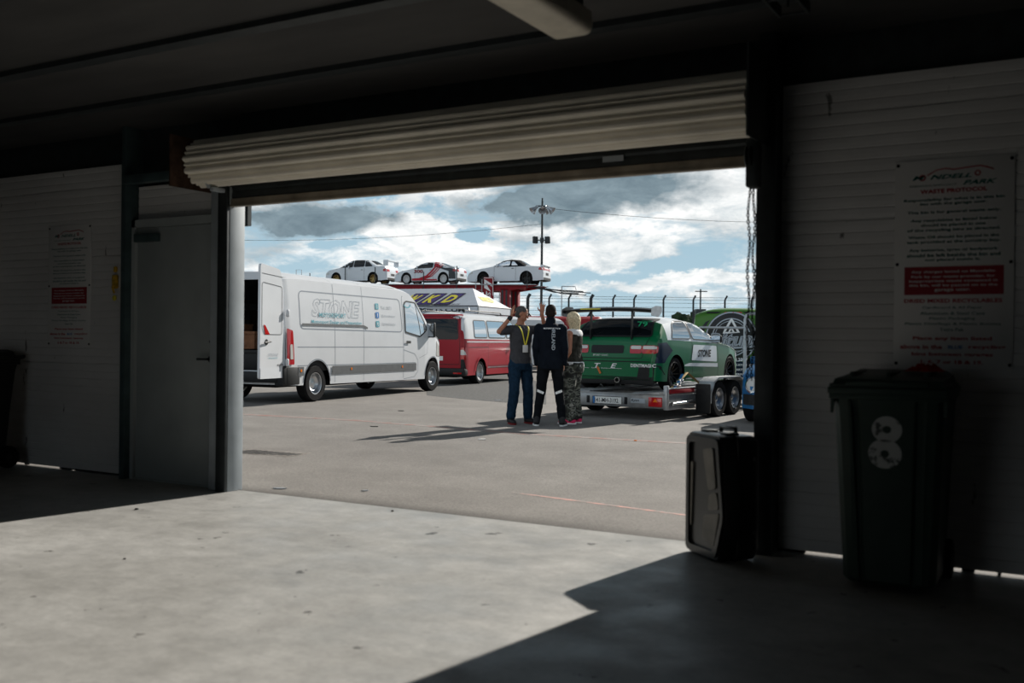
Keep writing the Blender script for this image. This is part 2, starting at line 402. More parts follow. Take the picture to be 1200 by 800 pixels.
def vehicle_common(sh, root, R, tw, rimmat='alloy', spokes=5, rr=.66, style='spoke', inset=.03, dish=.03, under_z=None, wells=True):
    W = sh.W; lo = under_z or R * .75
    ub = MB(); 
    xm0, xm1 = sorted(sh.wheels)[0], sorted(sh.wheels)[-1]
    iw = W / 2 - tw - inset - .06
    ub.box(.12, sh.L - .12, -iw, iw, lo, lo + .25); ub.box(xm0 + R + .1, xm1 - R - .1, -W / 2 * .93, W / 2 * .93, lo, lo + .12)
    ub.box(.1, max(.15, xm0 - R - .1), -W / 2 * .88, W / 2 * .88, lo + .04, lo + .2)
    for xw in sh.wheels:
        if wells: ub.box(xw - R - .12, xw + R + .12, -iw - .005, iw + .005, lo, R * 2 + .16)
    ub.build('underbody', 'under', root)
    for xw in sh.wheels:
        for sg in (-1, 1): make_wheel('wheel', root, xw, sg * (W / 2 - inset - tw / 2), R, tw, rimmat, spokes, rr, dish, style)
def sym(sh, name, pts, m, root, planes='RL', off=.006, step=.08):
    for p in planes: sh.patch(name, polygeo(pts, step), p, m, root, off)
def mirror_yz(pts): return [(-a, b) for a, b in pts][::-1]
def wing_mirror(root, x, y, z, m='black_plastic', s=1., sg=None, tall=False):
    for sg in (-1, 1) if sg is None else (sg,):
        mb = MB(); h = .19 * s if tall else .075 * s
        T = Matrix.Translation((x, sg * (y + .13 * s), z)); mb.box(-.055 * s, .05 * s, -.105 * s, .105 * s, -h, h, .035 * s, T)
        mb.tube([(x + .03, sg * (y - .04), z - h * .5), (x, sg * (y + .08 * s), z - h * .4)], .022 * s); o = mb.build('wing_mirror', m, root)
        g = MB(); g.box(-.06 * s, -.056 * s, -.085 * s, .085 * s, -h * .85, h * .85, 0, T); g.build('mirror_glass', 'glass_bright', o)
def place(root, contact, yaw, local):
    c, s = math.cos(yaw), math.sin(yaw); x, y = local; root.location = (contact[0] - (c * x - s * y), contact[1] - (s * x + c * y), contact[2]); root.rotation_euler = (0, 0, yaw)
def camyaw(dX, dZ):
    v = FWD * dZ + RGT * dX; return math.atan2(v.y, v.x)
# ------------------------------------------------------------------ setting materials
def ramp(nt, fac, stops, interp='LINEAR'):
    r = nt.nodes.new('ShaderNodeValToRGB'); r.color_ramp.interpolation = interp; e = r.color_ramp.elements
    while len(e) > 1: e.remove(e[-1])
    e[0].position = stops[0][0]; c = stops[0][1]; e[0].color = (*c, 1) if hasattr(c, '__len__') else (c, c, c, 1)
    for p, c in stops[1:]: q = e.new(p); q.color = (*c, 1) if hasattr(c, '__len__') else (c, c, c, 1)
    nt.links.new(fac, r.inputs['Fac']); return r.outputs['Color']
def noise(nt, vec, scale, detail=6, rough=.6, dist=0.):
    n = nt.nodes.new('ShaderNodeTexNoise'); n.inputs['Scale'].default_value = scale; n.inputs['Detail'].default_value = detail; n.inputs['Roughness'].default_value = rough; n.inputs['Distortion'].default_value = dist
    nt.links.new(vec, n.inputs['Vector']); return n.outputs['Fac']
def mapping(nt, vec, scale=(1, 1, 1), loc=(0, 0, 0)):
    m = nt.nodes.new('ShaderNodeMapping'); m.inputs['Scale'].default_value = scale; m.inputs['Location'].default_value = loc; nt.links.new(vec, m.inputs['Vector']); return m.outputs['Vector']
def mix(nt, a, b, fac, mode='MIX'):
    m = nt.nodes.new('ShaderNodeMix'); m.data_type = 'RGBA'; m.blend_type = mode
    for sock, v in ((m.inputs[0], fac), (m.inputs[6], a), (m.inputs[7], b)):
        if hasattr(v, 'links'): nt.links.new(v, sock)
        elif hasattr(v, '__len__'): sock.default_value = (*v, 1)
        else: sock.default_value = v
    return m.outputs[2]
def bumpit(nt, b, h, strength, dist=.01):
    bp = nt.nodes.new('ShaderNodeBump'); bp.inputs['Strength'].default_value = strength; bp.inputs['Distance'].default_value = dist
    nt.links.new(h, bp.inputs['Height']); nt.links.new(bp.outputs['Normal'], b.inputs['Normal'])
def concrete():
    m, nt, b = node_mat('worn concrete floor'); v = nt.nodes.new('ShaderNodeTexCoord').outputs['Object']
    c = ramp(nt, noise(nt, v, .9, 8, .62, .4), [(.30, (.285, .28, .265)), (.5, (.36, .355, .34)), (.68, (.42, .415, .40))])
    c2 = ramp(nt, noise(nt, mapping(nt, v, (1, 1.2, 1)), 6, 7, .68), [(.35, .82), (.65, 1.08)])
    c = mix(nt, c, c2, 1., 'MULTIPLY')
    c = mix(nt, c, ramp(nt, noise(nt, v, 34, 5, .7), [(.35, .9), (.65, 1.06)]), 1., 'MULTIPLY')
    sp = ramp(nt, noise(nt, mapping(nt, v, (1, 1, 1), (3, 1, 0)), 5, 4, .6), [(.665, 0), (.69, .9)])
    c = mix(nt, c, (.05, .048, .042), sp)
    nt.links.new(c, b.inputs['Base Color'])
    nt.links.new(ramp(nt, noise(nt, v, 2.2, 6), [(.35, .34), (.7, .62)]), b.inputs['Roughness'])
    bumpit(nt, b, noise(nt, v, 60, 5), .12, .004); setp(b, spec=.4); return m
def asphalt():
    m, nt, b = node_mat('weathered asphalt'); v = nt.nodes.new('ShaderNodeTexCoord').outputs['Object']
    c = ramp(nt, noise(nt, v, .16, 8, .6), [(.3, (.175, .163, .152)), (.7, (.235, .222, .207))])
    g = ramp(nt, noise(nt, v, 55, 4, .8), [(.3, .5), (.5, 1.), (.72, 1.55)]); c = mix(nt, c, g, .8, 'MULTIPLY')
    g2 = ramp(nt, noise(nt, v, 1.3, 8, .7), [(.3, .84), (.7, 1.12)]); c = mix(nt, c, g2, 1., 'MULTIPLY')
    st = ramp(nt, noise(nt, mapping(nt, v, (.5, 2.6, 1)), 1.1, 5), [(.66, 0), (.74, .35)]); c = mix(nt, c, (.40, .385, .36), st)
    # dirty seam where the asphalt meets the slab
    sx = nt.nodes.new('ShaderNodeSeparateXYZ'); nt.links.new(v, sx.inputs[0])
    mr = nt.nodes.new('ShaderNodeMapRange'); mr.inputs[1].default_value = 5.7; mr.inputs[2].default_value = 5.98; mr.inputs[3].default_value = .45; mr.inputs[4].default_value = 1.; nt.links.new(sx.outputs[1], mr.inputs[0])
    c = mix(nt, c, mr.outputs[0], 1., 'MULTIPLY')
    nt.links.new(c, b.inputs['Base Color']); b.inputs['Roughness'].default_value = .85; setp(b, spec=.15); bumpit(nt, b, noise(nt, v, 70, 5, .8), .5, .008); return m
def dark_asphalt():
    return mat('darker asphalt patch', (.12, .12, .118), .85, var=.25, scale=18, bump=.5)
def painted_panel():
    m, nt, b = node_mat('painted ribbed panel'); v = nt.nodes.new('ShaderNodeTexCoord').outputs['Object']
    c = ramp(nt, noise(nt, mapping(nt, v, (1, 1, 2)), 1.1, 7, .6), [(.3, (.62, .605, .60)), (.7, (.76, .75, .745))])
    sc = ramp(nt, noise(nt, mapping(nt, v, (6, 1, 2), (4, 0, 0)), 2.2, 4, .5), [(.70, 0), (.73, .8)]); c = mix(nt, c, (.08, .075, .07), sc)
    nt.links.new(c, b.inputs['Base Color']); b.inputs['Roughness'].default_value = .6; return m
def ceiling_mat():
    m, nt, b = node_mat('dark mottled ceiling'); v = nt.nodes.new('ShaderNodeTexCoord').outputs['Object']  # one low base tone, mottled at random
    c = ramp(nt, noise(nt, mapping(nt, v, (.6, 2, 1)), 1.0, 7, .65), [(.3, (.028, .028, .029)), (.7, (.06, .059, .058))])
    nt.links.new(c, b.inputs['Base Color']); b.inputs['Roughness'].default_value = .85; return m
M['concrete'] = concrete(); M['asphalt'] = asphalt(); M['asphalt_dark'] = dark_asphalt(); M['panel'] = painted_panel(); M['ceiling'] = ceiling_mat()
M['slat'] = mat('cream enamelled shutter slat', (.80, .75, .65), .38, var=.12, scale=3)
M['door_paint'] = mat('grey door paint', (.34, .37, .37), .55, var=.1, scale=3)
M['dark_wall'] = mat('pale block wall', (.30, .30, .295), .8, var=.2)
# ------------------------------------------------------------------ structure
YW = 5.75                                   # inner face of the front wall
XL, XR = -5.715, -1.60                       # door opening
ZT = 2.95
def struct(mb, name, m, smooth=.5, parent=None): o = mb.build(name, m, parent, smooth); o['kind'] = 'structure'; return o
f = MB(); f.box(-9.2, 2.2, -6.5, 5.72, -.25, 0); struct(f, 'floor', 'concrete', 0)
g = MB()
ys = [5.72, 6.1, 7, 8, 10, 14, 20, 30, 60, 300]; zs = [-.004, -.008, -.03, GZ, GZ, GZ, GZ, GZ, GZ, GZ]
R_ = [[(-160, y, z) for y, z in zip(ys, zs)] + [(-160, 300, -1), (-160, 5.72, -1)], [(160, y, z) for y, z in zip(ys, zs)] + [(160, 300, -1), (160, 5.72, -1)]]
g.rings(R_); struct(g, 'asphalt_ground', 'asphalt', 0)
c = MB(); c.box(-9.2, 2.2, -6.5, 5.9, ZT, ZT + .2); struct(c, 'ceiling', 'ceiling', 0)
for i, (y, w) in enumerate(((5.02, .05), (4.12, .05), (3.1, .05), (2.0, .05), (.9, .05))):
    t = MB(); t.box(-9.2, 2.2, y - w, y + w, ZT - .035, ZT); struct(t, 'trim_%d' % (i + 1), 'steel_dark', 0)
w = MB(); w.box(-9.2, -9.0, -6.5, 5.9, 0, ZT); struct(w, 'wall_left', 'dark_wall', 0)
w = MB(); w.box(2.0, 2.2, -6.5, 5.9, 0, ZT); struct(w, 'wall_right', 'dark_wall', 0)
w = MB(); w.box(-9.2, -6.9, -6.7, -6.5, 0, ZT); w.box(-2.9, 2.2, -6.7, -6.5, 0, ZT); w.box(-6.9, -2.9, -6.7, -6.5, 2.35, ZT); struct(w, 'wall_back', 'dark_wall', 0)
# ribbed front wall panels: every rib is modelled in the profile
def ribbed(x0, x1, z0, z1, name, gaps=()):
    mb = MB(); prof = []; joints = (.93, 1.865, 2.47); z = z0; y = YW
    pitch = .0667; k = 0
    while z < z1 - .002:
        zn = min(z1, z + pitch); jt = any(abs(z - j) < pitch / 2 for j in joints); d = .014 if jt else .005; ww = .007 if jt else .004
        prof += [(y + d, z), (y + d, z + ww), (y, z + ww + .004), (y - .0015, (z + zn) / 2), (y, zn - .003)]; z = zn
    prof += [(y + .05, z1), (y + .05, z0)]
    mb.rings([[(x0, a, b) for a, b in prof], [(x1, a, b) for a, b in prof]])
    return struct(mb, name, 'panel', 0)
ribbed(-8.98, -6.985, .016, 2.67, 'wall_front_left')
ribbed(-1.53, 1.98, .016, 2.68, 'wall_front_right')
ribbed(-6.93, -5.92, 2.16, 2.46, 'wall_front_door_panel')
b = MB()                                   # packers under the panels leave slits of daylight
_q = lambda px: onY(px, 600, 5.78).x
for x0, x1 in ((-8.98, _q(12)), (_q(30), _q(32)), (_q(71), _q(85)), (_q(88), -6.98)): b.box(x0, x1, 5.765, 5.80, 0, .016)
struct(b, 'baseboard_left', 'under', 0)
b = MB()
for x0, x1 in ((-1.62, _q(944)), (_q(996), _q(1117)), (_q(1128), _q(1143)), (_q(1170), _q(1174)), (.6, 1.98)): b.box(x0, x1, 5.765, 5.80, 0, .016)
struct(b, 'baseboard_right', 'under', 0)
w = MB(); w.box(-9.0, XL - .01, 5.80, 5.9, 2.46, ZT); w.box(XL - .01, XR + .1, 5.72, 5.9, 2.42, ZT); w.box(XR + .1, 2.0, 5.80, 5.9, 2.6, ZT); w.box(-7.12, XL - .01, 5.80, 5.84, 2.08, 2.47); struct(w, 'wall_front_upper', 'steel_dark', 0)
# column and framing left of the door
t = MB(); t.box(-6.99, -6.93, 5.62, 5.80, 0, ZT, .004); struct(t, 'trim_6', 'steel_teal')
t = MB(); t.box(-6.93, -5.95, 5.58, 5.66, 2.46, 2.53, .004); struct(t, 'trim_7', 'steel_teal')
t = MB(); t.box(-6.93, -6.89, 5.68, 5.76, 0, 2.17); t.box(-5.95, -5.915, 5.66, 5.80, 0, 2.17); t.box(-6.96, -5.86, 5.68, 5.76, 2.105, 2.17); t.box(-6.90, -5.95, 5.69, 5.78, 0, .012)
struct(t, 'trim_8', 'door_paint', 0)
# personnel door
d = thing('door_1', None, None, (-6.42, 5.73, 0)); d['kind'] = 'structure'
m_ = MB(); m_.box(-.48, .47, -.022, .022, .012, 2.10, .003); m_.build('door_leaf', 'door_paint', d)
m_ = MB(); m_.box(-.46, -.19, -.075, -.022, 1.98, 2.05, .008); m_.build('door_closer', 'steel_teal', d)
m_ = MB(); m_.tube([(.40, -.022, 1.02), (.40, -.07, 1.02), (.30, -.072, 1.02)], .010); m_.lathe([(.001, 0), (.026, 0), (.026, .008), (.001, .01)], 20, Matrix.Translation((.40, -.022, 1.02)) @ Matrix.Rotation(PI / 2, 4, 'X')); m_.build('door_handle', 'steel_dark', d)
m_ = MB(); m_.lathe([(.001, 0), (.014, 0), (.014, .012), (.001, .014)], 14, Matrix.Translation((.405, -.022, 1.16)) @ Matrix.Rotation(PI / 2, 4, 'X')); m_.build('lock_barrel', 'steel_dark', d)
for z in (.3, 1.1, 1.85): m_ = MB(); m_.tube([(-.485, -.026, z - .05), (-.485, -.026, z + .05)], .010); m_.build('hinge', 'steel_dark', d)
# opening posts
t = MB(); t.box(-5.92, XL, 5.60, 5.76, 0, 2.36, .004); struct(t, 'trim_9', 'post_grey')
t = MB(); t.box(XR + .004, XR + .10, 5.602, 5.80, 0, ZT, .004); struct(t, 'trim_10', 'steel_dark')
# ------------------------------------------------------------------ roller shutter
sh = thing('roller_shutter', 'cream ribbed roller shutter wound up above the wide garage opening', 'shutter', (-3.63, 5.42, 0))
cx, cy, cz = 0, .02, 2.52
prof = []; nsl = 11; r0 = .168
for k in range(nsl):
    a0 = 2 * PI * k / nsl
    for q, dr in ((0, -.014), (.06, -.010), (.14, .004), (.26, .012), (.40, .014), (.52, .008), (.62, -.006), (.70, -.010), (.78, .002), (.88, .006), (.95, -.004)):
        a = a0 + q * 2 * PI / nsl; dr *= 1.1; prof.append((cy + (r0 + dr) * math.cos(a), cz + (r0 + dr) * math.sin(a)))
m_ = MB(); x0, x1 = -5.865 + 3.63, -1.58 + 3.63
m_.rings([[(x, a, b) for a, b in prof] for x in (x0, x1)]); drum = m_.build('wound_slats', 'slat', sh, .45)
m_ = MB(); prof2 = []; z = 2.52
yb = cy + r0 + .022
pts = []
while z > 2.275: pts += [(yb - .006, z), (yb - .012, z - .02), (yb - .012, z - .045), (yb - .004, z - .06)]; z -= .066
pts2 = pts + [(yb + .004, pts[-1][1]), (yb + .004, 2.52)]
m_.rings([[(x, a, b) for a, b in pts2] for x in (XL + 3.63 - .02, XR + 3.63 + .04)]); m_.build('curtain', 'steel_dark', sh, .4)  # curtain coloured darker than the wound slats
m_ = MB(); m_.box(XL + 3.63 - .02, XR + 3.63 + .04, yb - .022, yb + .018, 2.218, 2.268, .005); m_.box(XL + 3.63 - .02, XR + 3.63 + .04, yb - .03, yb + .02, 2.205, 2.222, .004); m_.build('bottom_rail', mat('grimy bottom rail', (.30, .26, .21), .5, .3, var=.35, scale=6), sh)
m_ = MB(); T = Matrix.Translation((-5.955 + 3.63, 0, 0)); m_.box(-.006, .006, -.20, .26, 2.33, 2.72, 0, T); m_.build('end_bracket', 'rust', sh)
m_ = MB(); T = Matrix.Translation((-1.545 + 3.63, 0, 0)); m_.box(-.006, .006, -.22, .26, 2.30, 2.80, 0, T); m_.build('end_bracket', 'steel_dark', sh)
for xa, xb, mm in ((XL - .10, XL - .002, 'steel_dark'), (XR + .002, XR + .108, 'steel_dark')):
    m_ = MB(); a, b = xa + 3.63, xb + 3.63; m_.box(a, b, .150, .178, 0, 2.36, .003); m_.build('guide_rail', mm, sh)
m_ = MB(); m_.box(XL - .01 + 3.63, XL + .03 + 3.63, -.02, .10, 2.30, 2.33, .004); m_.tube([(XL + 3.60, .0, 2.33), (XL + 3.57, -.02, 2.40)], .018); m_.build('latch', 'post_grey', sh)
m_ = MB(); m_.box(1.06, 1.20, yb - .020, yb - .013, 2.30, 2.335); pl = m_.build('maker_plate', 'grey_ink', sh)
# hand chain hoist
ch = thing('chain_hoist', 'dark hand chain and pulley hanging at right edge of the opening', 'chain', (XR + .012, 5.40, 0))
m_ = MB(); m_.lathe([(.001, -.02), (.06, -.02), (.07, -.012), (.052, 0), (.07, .012), (.06, .02), (.001, .02)], 24, Matrix.Translation((.0, .02, 2.22)) @ Matrix.Rotation(PI / 2, 4, 'Y')); m_.build('pulley', 'steel_dark', ch)
m_ = MB(); m_.box(-.02, .05, -.02, .08, 2.05, 2.32, .015); m_.build('gear_box', 'steel_dark', ch)
m_ = MB(); random.seed(3)
for off, z0 in ((-.004, .98), (.018, .98)):
    n = 66
    for k in range(n):
        z = 2.17 - k * .018; T = Matrix.Translation((off + .006 * math.sin(k * .35 + off * 90), .02 + off, z)) @ Matrix.Rotation((k % 2) * PI / 2 + k * .1, 4, 'Z')
        R__ = []
        for i in range(10):
            a = 2 * PI * i / 10; c0 = Vector((.0066 * math.cos(a), 0, .0115 * math.sin(a))); nn = Vector((math.cos(a), 0, math.sin(a)))
            R__.append([T @ (c0 + nn * .0034 * math.cos(q) + Vector((0, 1, 0)) * .0034 * math.sin(q)) for q in (0, PI / 2, PI, 3 * PI / 2)])
        m_.rings(R__, close=True)
m_.build('chain', 'under', ch, 1.)
# ------------------------------------------------------------------ fluorescent batten
p0 = Vector((-2.15, 4.33, 2.70))
fl = thing('ceiling_light', 'long cream fluorescent batten light hanging under the dark ceiling', 'light', (p0.x, p0.y - .75, ZT))
m_ = MB(); pr = rpoly([(-.115, -.285, .07), (.115, -.285, .07), (.105, -.17, .01), (-.105, -.17, .01)], .03, 6)
m_.rings([[(a * s, y, b + (0 if s == 1 else .008)) for a, b in pr] for y, s in ((-.76, .86), (-.74, 1), (.74, 1), (.76, .86))]); m_.build('diffuser', mat('yellowed diffuser', (.62, .57, .47), .45, var=.12, scale=9), fl, .6)
m_ = MB(); m_.box(-.06, .075, -.72, .72, -.17, -.085, .008); m_.build('housing', 'steel_dark', fl)
for y in (-.5, .5): m_ = MB(); m_.tube([(0, y, -.09), (0, y, 0)], .012); m_.build('hanger', 'steel_dark', fl)
# cable tray hanging on the right
q0 = Vector((-1.24, 4.83, ZT))
ct = thing('cable_tray', 'dark steel cable tray hanging from the ceiling at right of the light', 'cable tray', q0)
for dx in (-.07, .07): m_ = MB(); m_.box(dx - .008, dx + .008, -2.2, .12, -.14, -.08, .003); m_.build('side_rail', 'steel_dark', ct)
for k in range(10): m_ = MB(); m_.box(-.07, .07, -2.15 + k * .25, -2.13 + k * .25, -.135, -.125); m_.build('cross_bar', 'steel_dark', ct)
for y in (-1.8, 0): m_ = MB(); m_.tube([(0, y, -.13), (0, y, 0)], .006); m_.build('hanger', 'steel_dark', ct)
# ------------------------------------------------------------------ notice boards
def notice(name, label, x0, x1, z0, z1, group=None, last='1, 6, 7 or 18 & 19.'):
    w, h = x1 - x0, z1 - z0; r = thing(name, label, 'sign', ((x0 + x1) / 2, YW - .004, z0))
    m_ = MB(); m_.box(-w / 2, w / 2, -.006, 0, 0, h, .0015); bd = m_.build('board', 'paper', r)
    T = Matrix.Translation((0, -.0075, 0)) @ Matrix.Rotation(PI / 2, 4, 'X')
    V = lambda px: h * (1 - px / 770.)                           # heights measured down the board
    def L(txt, y, cw, ch, bold=.012, shear=0, cx=0): return fit(textgeo(txt, 1, bold, shear), w * cw, h * ch, cx * w, V(y))
    flat('logo_lettering', merge(L('M  NDELL', 66, .50, .021, .03, .35, -.10), L('PARK', 92, .28, .021, .03, .35, .22), L('INTERNATIONAL RACING CIRCUIT', 96, .40, .008, 0, 0, -.17)), 'sign_green', r, T)
    arc = strip([(-.22 * w, V(58)), (-.14 * w, V(40)), (-.06 * w, V(36)), (0, V(42)), (.1 * w, V(38)), (.22 * w, V(34)), (.30 * w, V(44)), (.33 * w, V(50))], .006)
    flat('logo_swoosh', merge(arc, disc(-.262 * w, V(66), .018 * w * 1.6, 20, .010 * w * 1.6), disc(.2 * w, V(60), .016 * w * 1.6, 20, .009 * w * 1.6)), 'red_ink', r, T)
    flat('heading', L('WASTE PROTOCOL', 118, .56, .020, .03), 'red_ink', r, T)
    body = [('Responsibility for what is in this bin', 150, .84), ('lies with the garage user.', 165, .56), ('This bin is for general waste only.', 196, .78), ('Any recyclables as listed below', 226, .72), ('should be placed in one', 244, .54), ('of the recycling bins as directed.', 262, .78), ('Waste Oil should be placed in the', 288, .76), ('tank provided at the scrutiny bay.', 306, .78), ('Any batteries, tyres or bodywork', 336, .74), ('should be left beside the bin and', 354, .78), ('not placed inside it.', 372, .46)]
    flat('waste_text', merge(*[L(t, y, c_, .0165, .02) for t, y, c_ in body]), 'sign_green', r, T)
    g = [(-.41 * w, V(500)), (.42 * w, V(500)), (.42 * w, V(396)), (-.41 * w, V(396))]
    flat('warning_box', (g, [[0, 1, 2, 3]]), 'sign_red', r, T @ Matrix.Translation((0, 0, .0004)))
    wt = [('Any charges levied on Mondello', 416, .70), ('Park by our waste provider, for', 434, .70), ('inappropriate waste contained in', 450, .74), ('this bin, will be passed on to the', 466, .74), ('garage user.', 484, .30)]
    flat('warning_text', merge(*[L(t, y, c_, .015, .015) for t, y, c_ in wt]), 'white_ink', r, T @ Matrix.Translation((0, 0, .0008)))
    flat('recycling_heading', L('DRIED MIXED RECYCLABLES', 522, .82, .019, .03), 'red_ink', r, T)
    rt = [('Cardboard & All Paper', 548, .50), ('Aluminium & Steel Cans', 568, .54), ('Plastic Packaging', 588, .38), ('Plastic Film/Bags & Plastic Bottles', 608, .80), ('Tetra Pak', 628, .20)]
    flat('recycling_text', merge(*[L(t, y, c_, .015, .01) for t, y, c_ in rt]), 'sign_green', r, T)
    ft = [('Place any item listed', 662, .66, 0), ('above in the', 692, .36, -.26), ('recycling', 692, .30, .29), ('bins between garages', 720, .68, 0), (last, 748, .52, 0)]
    flat('footer_text', merge(*[L(t, y, c_, .021, .03, 0, cx) for t, y, c_, cx in ft]), 'red_ink', r, T)
    flat('blue_word', L('BLUE', 692, .12, .017, .03, 0, .03), 'blue_ink', r, T)
    for sx in (-1, 1):
        for zz in (.02, .5, .98):
            m_ = MB(); m_.lathe([(.001, 0), (.009, 0), (.008, .004), (.001, .005)], 14, Matrix.Translation((sx * w * .475, -.006, h * zz)) @ Matrix.Rotation(PI / 2, 4, 'X')); m_.build('screw_head', 'under', r)
    return r
a, b_ = onY(1047, 430, YW), onY(1190, 180, YW)
n1 = notice('notice_board', 'large white waste protocol notice on the ribbed wall above the bin', a.x, b_.x, a.z, b_.z - .0)
m_ = MB(); m_.box(-.41, -.30, -.010, -.006, 1.0, 1.02); 
a, b_ = onY(57, 405, YW), onY(108, 262, YW)
n2 = notice('notice_board', 'narrow white waste protocol notice on the far left wall beside the door', a.x, b_.x, a.z, b_.z, last='6 & 7 or 18 & 19.')
# small yellow clip on the column
p = onY(136, 330, 5.74)
y_ = thing('wall_hook', 'small yellow clip holder fixed to the column left of the door', 'hook', (p.x, 5.745, p.z - .08))
m_ = MB(); m_.box(-.03, .03, -.03, 0, .02, .14, .012); m_.box(-.015, .015, -.025, 0, .16, .21, .008); m_.tube([(.01, -.02, .06), (.01, -.05, .03), (.01, -.03, -.02)], .010); m_.build('holder', mat('worn yellow plastic', (.6, .36, .03), .6, var=.5, scale=30), y_); m_ = MB(); m_.sphere((0, -.02, -.06), (.02, .015, .025)); m_.build('knob', 'yellow', y_)
# ------------------------------------------------------------------ wheelie bins
M['bin_green'] = mat('dark green bin plastic', (.028, .048, .038), .5, var=.15, scale=6)
M['bin_black'] = mat('black bin plastic', (.012, .013, .013), .5, var=.15, scale=6)
def wheelie_bin(label, loc, rz=0, m='bin_green', eight=True):
    r = thing('wheelie_bin', label, 'bin', loc, rz)                # front faces -y
    mb = MB(); R = []
    def sec(z, w, y0, y1, flute):
        pts = [(-w / 2, y1), (-w / 2, y0 + .05), (-w / 2 + .03, y0 + .012), (-w / 2 + .09, y0)] 
        for s in (-1, 1):
            x = s * w * .30
            seg = [(x - .03, y0), (x - .015, y0 + flute), (x + .015, y0 + flute), (x + .03, y0)]
            pts += seg
            if s == -1: pts += [(-.06, y0 - .004), (.06, y0 - .004)]
        pts += [(w / 2 - .09, y0), (w / 2 - .03, y0 + .012), (w / 2, y0 + .05), (w / 2, y1)]
        return [(a, b, z) for a, b in pts]
    for z, w, y0, y1, fl_ in ((.03, .44, -.22, .20, .0), (.05, .46, -.24, .22, .015), (.5, .50, -.275, .25, .02), (.88, .535, -.305, .29, .02), (.94, .545, -.31, .31, .0), (.99, .55, -.315, .32, 0)): R.append(sec(z, w, y0, y1, fl_))
    mb.rings(R); mb.build('body', m, r, .4)
    mb = MB(); mb.box(-.292, .292, -.345, .33, .955, .99, .008); mb.box(-.285, .285, -.335, .33, .93, .957, .004); mb.build('rim', m, r)
    mb = MB()
    for s in (-1, 1): mb.prism([(-.30, .95), (-.30, .86), (-.24, .95)], -.008, .008, Matrix.Translation((s * .275, 0, 0)) @ Matrix.Rotation(PI / 2, 4, 'Z') @ Matrix.Rotation(PI / 2, 4, 'X'))
    mb.build('comb_gusset', m, r)
    lid = MB(); lid.box(-.285, .285, -.335, .30, .99, 1.005, .005)
    lid.rings([[(-.25 * k, -.30 * k + .0, z), (.25 * k, -.30 * k, z), (.25 * k, .27 * k, z + dz), (-.25 * k, .27 * k, z + dz)] for k, z, dz in ((1.08, 1.0, .0), (1.04, 1.028, .015), (.9, 1.04, .025))])
    for x in (-.18, 0, .18): lid.box(x - .012, x + .012, -.27, .24, 1.035, 1.062, .005)
    lid.box(-.20, .20, -.345, -.30, .998, 1.018, .006); lo = lid.build('lid', m, r)
    mb = MB(); mb.tube([(-.23, .30, .97), (-.23, .40, 1.0), (.23, .40, 1.0), (.23, .30, .97)], .016); mb.build('handle', m, r)
    for s in (-1, 1):
        T = Matrix.Translation((s * .245, .24, .1)) @ Matrix.Rotation(s * PI / 2, 4, 'Y'); mb = MB(); mb.lathe([(.02, -.02), (.085, -.025), (.10, -.02), (.10, .02), (.085, .025), (.02, .02)], 28, T, closed=True); wv = mb.build('wheel', 'tyre', r)
        mb = MB(); mb.lathe([(.001, -.018), (.084, -.018), (.084, .018), (.001, .022)], 24, T); mb.build('hub', m, wv)
    mb = MB(); mb.tube([(-.24, .24, .1), (.24, .24, .1)], .012); mb.build('axle', 'steel_dark', r)
    if eight:
        # stencilled 8: two overlapping discs with round holes and chipped patches
        m8, nt, b = node_mat('worn white stencil paint'); v = nt.nodes.new('ShaderNodeTexCoord').outputs['Object']
        nt.links.new(ramp(nt, noise(nt, v, 16, 5, .6), [(.40, (.05, .06, .055)), (.46, (.42, .43, .42))]), b.inputs['Base Color'])
        def ring(cx, cz, ro, ri, n=40): return disc(cx, cz, ro, n, ri)
        tilt = math.atan2(.31 - .24, .9) * .9
        T = Matrix.Translation((0, -.3010, .735)) @ Matrix.Rotation(PI / 2 + rad(4.2), 4, 'X')
        g = merge(tf(disc(0, 0, .064, 40, .018), 1.15, 1, 0, .055), tf(disc(0, 0, .071, 40, .018), 1.15, 1, -.01, -.062))
        vv, ff = g; T2 = T
        me = bpy.data.meshes.new('numeral'); me.from_pydata([tuple(T2 @ Vector((a, b2, 0))) for a, b2 in vv], [], ff); o = link('numeral', me, m8, r, 0)
    return r
cb = G(1044, 690, 0)
wb = wheelie_bin('dark green wheelie bin with a worn white 8 below the large notice', (cb.x - .01, cb.y + .165, 0), rad(1))
wb.scale = (.93, 1, 1)
wb2 = wheelie_bin('black wheelie bin in the dark corner below the left notice', (-8.62, 5.30, 0), rad(0), 'bin_black', False)
# red cloth on the lid
def cloth(name, label, loc, w, d, h, m, seed=1):
    random.seed(seed); n = 18; vs = []; fs = []
    for i in range(n + 1):
        for j in range(n + 1):
            u, v = i / n - .5, j / n - .5; rr = math.hypot(u, v)
            z = h * max(0, (1 - (rr * 2) ** 1.6)) * (.75 + .35 * math.sin(9 * u + 3) * math.cos(11 * v + 1)) + .012 * math.sin(23 * u) * math.cos(19 * v) * (rr < .45) + .004
            vs.append((u * w * (1 + .12 * math.sin(7 * v)), v * d * (1 + .15 * math.sin(9 * u)), max(.004, z)))
    for i in range(n):
        for j in range(n): a = i * (n + 1) + j; fs.append([a, a + 1, a + n + 2, a + n + 1])
    mb = MB(); mb.add(vs, fs); o = mb.build(name, m, None, 1.5); o.location = loc; sd = o.modifiers.new('s', 'SOLIDIFY'); sd.thickness = .003; sd.offset = 1
    return tag(o, label, 'cloth')
cloth('rag', 'crumpled red rag lying on the lid of the green bin', (wb.location.x + .14, wb.location.y - .03, 1.062), .17, .16, .035, mat('red rag', (.33, .02, .015), .9, var=.3, scale=20))
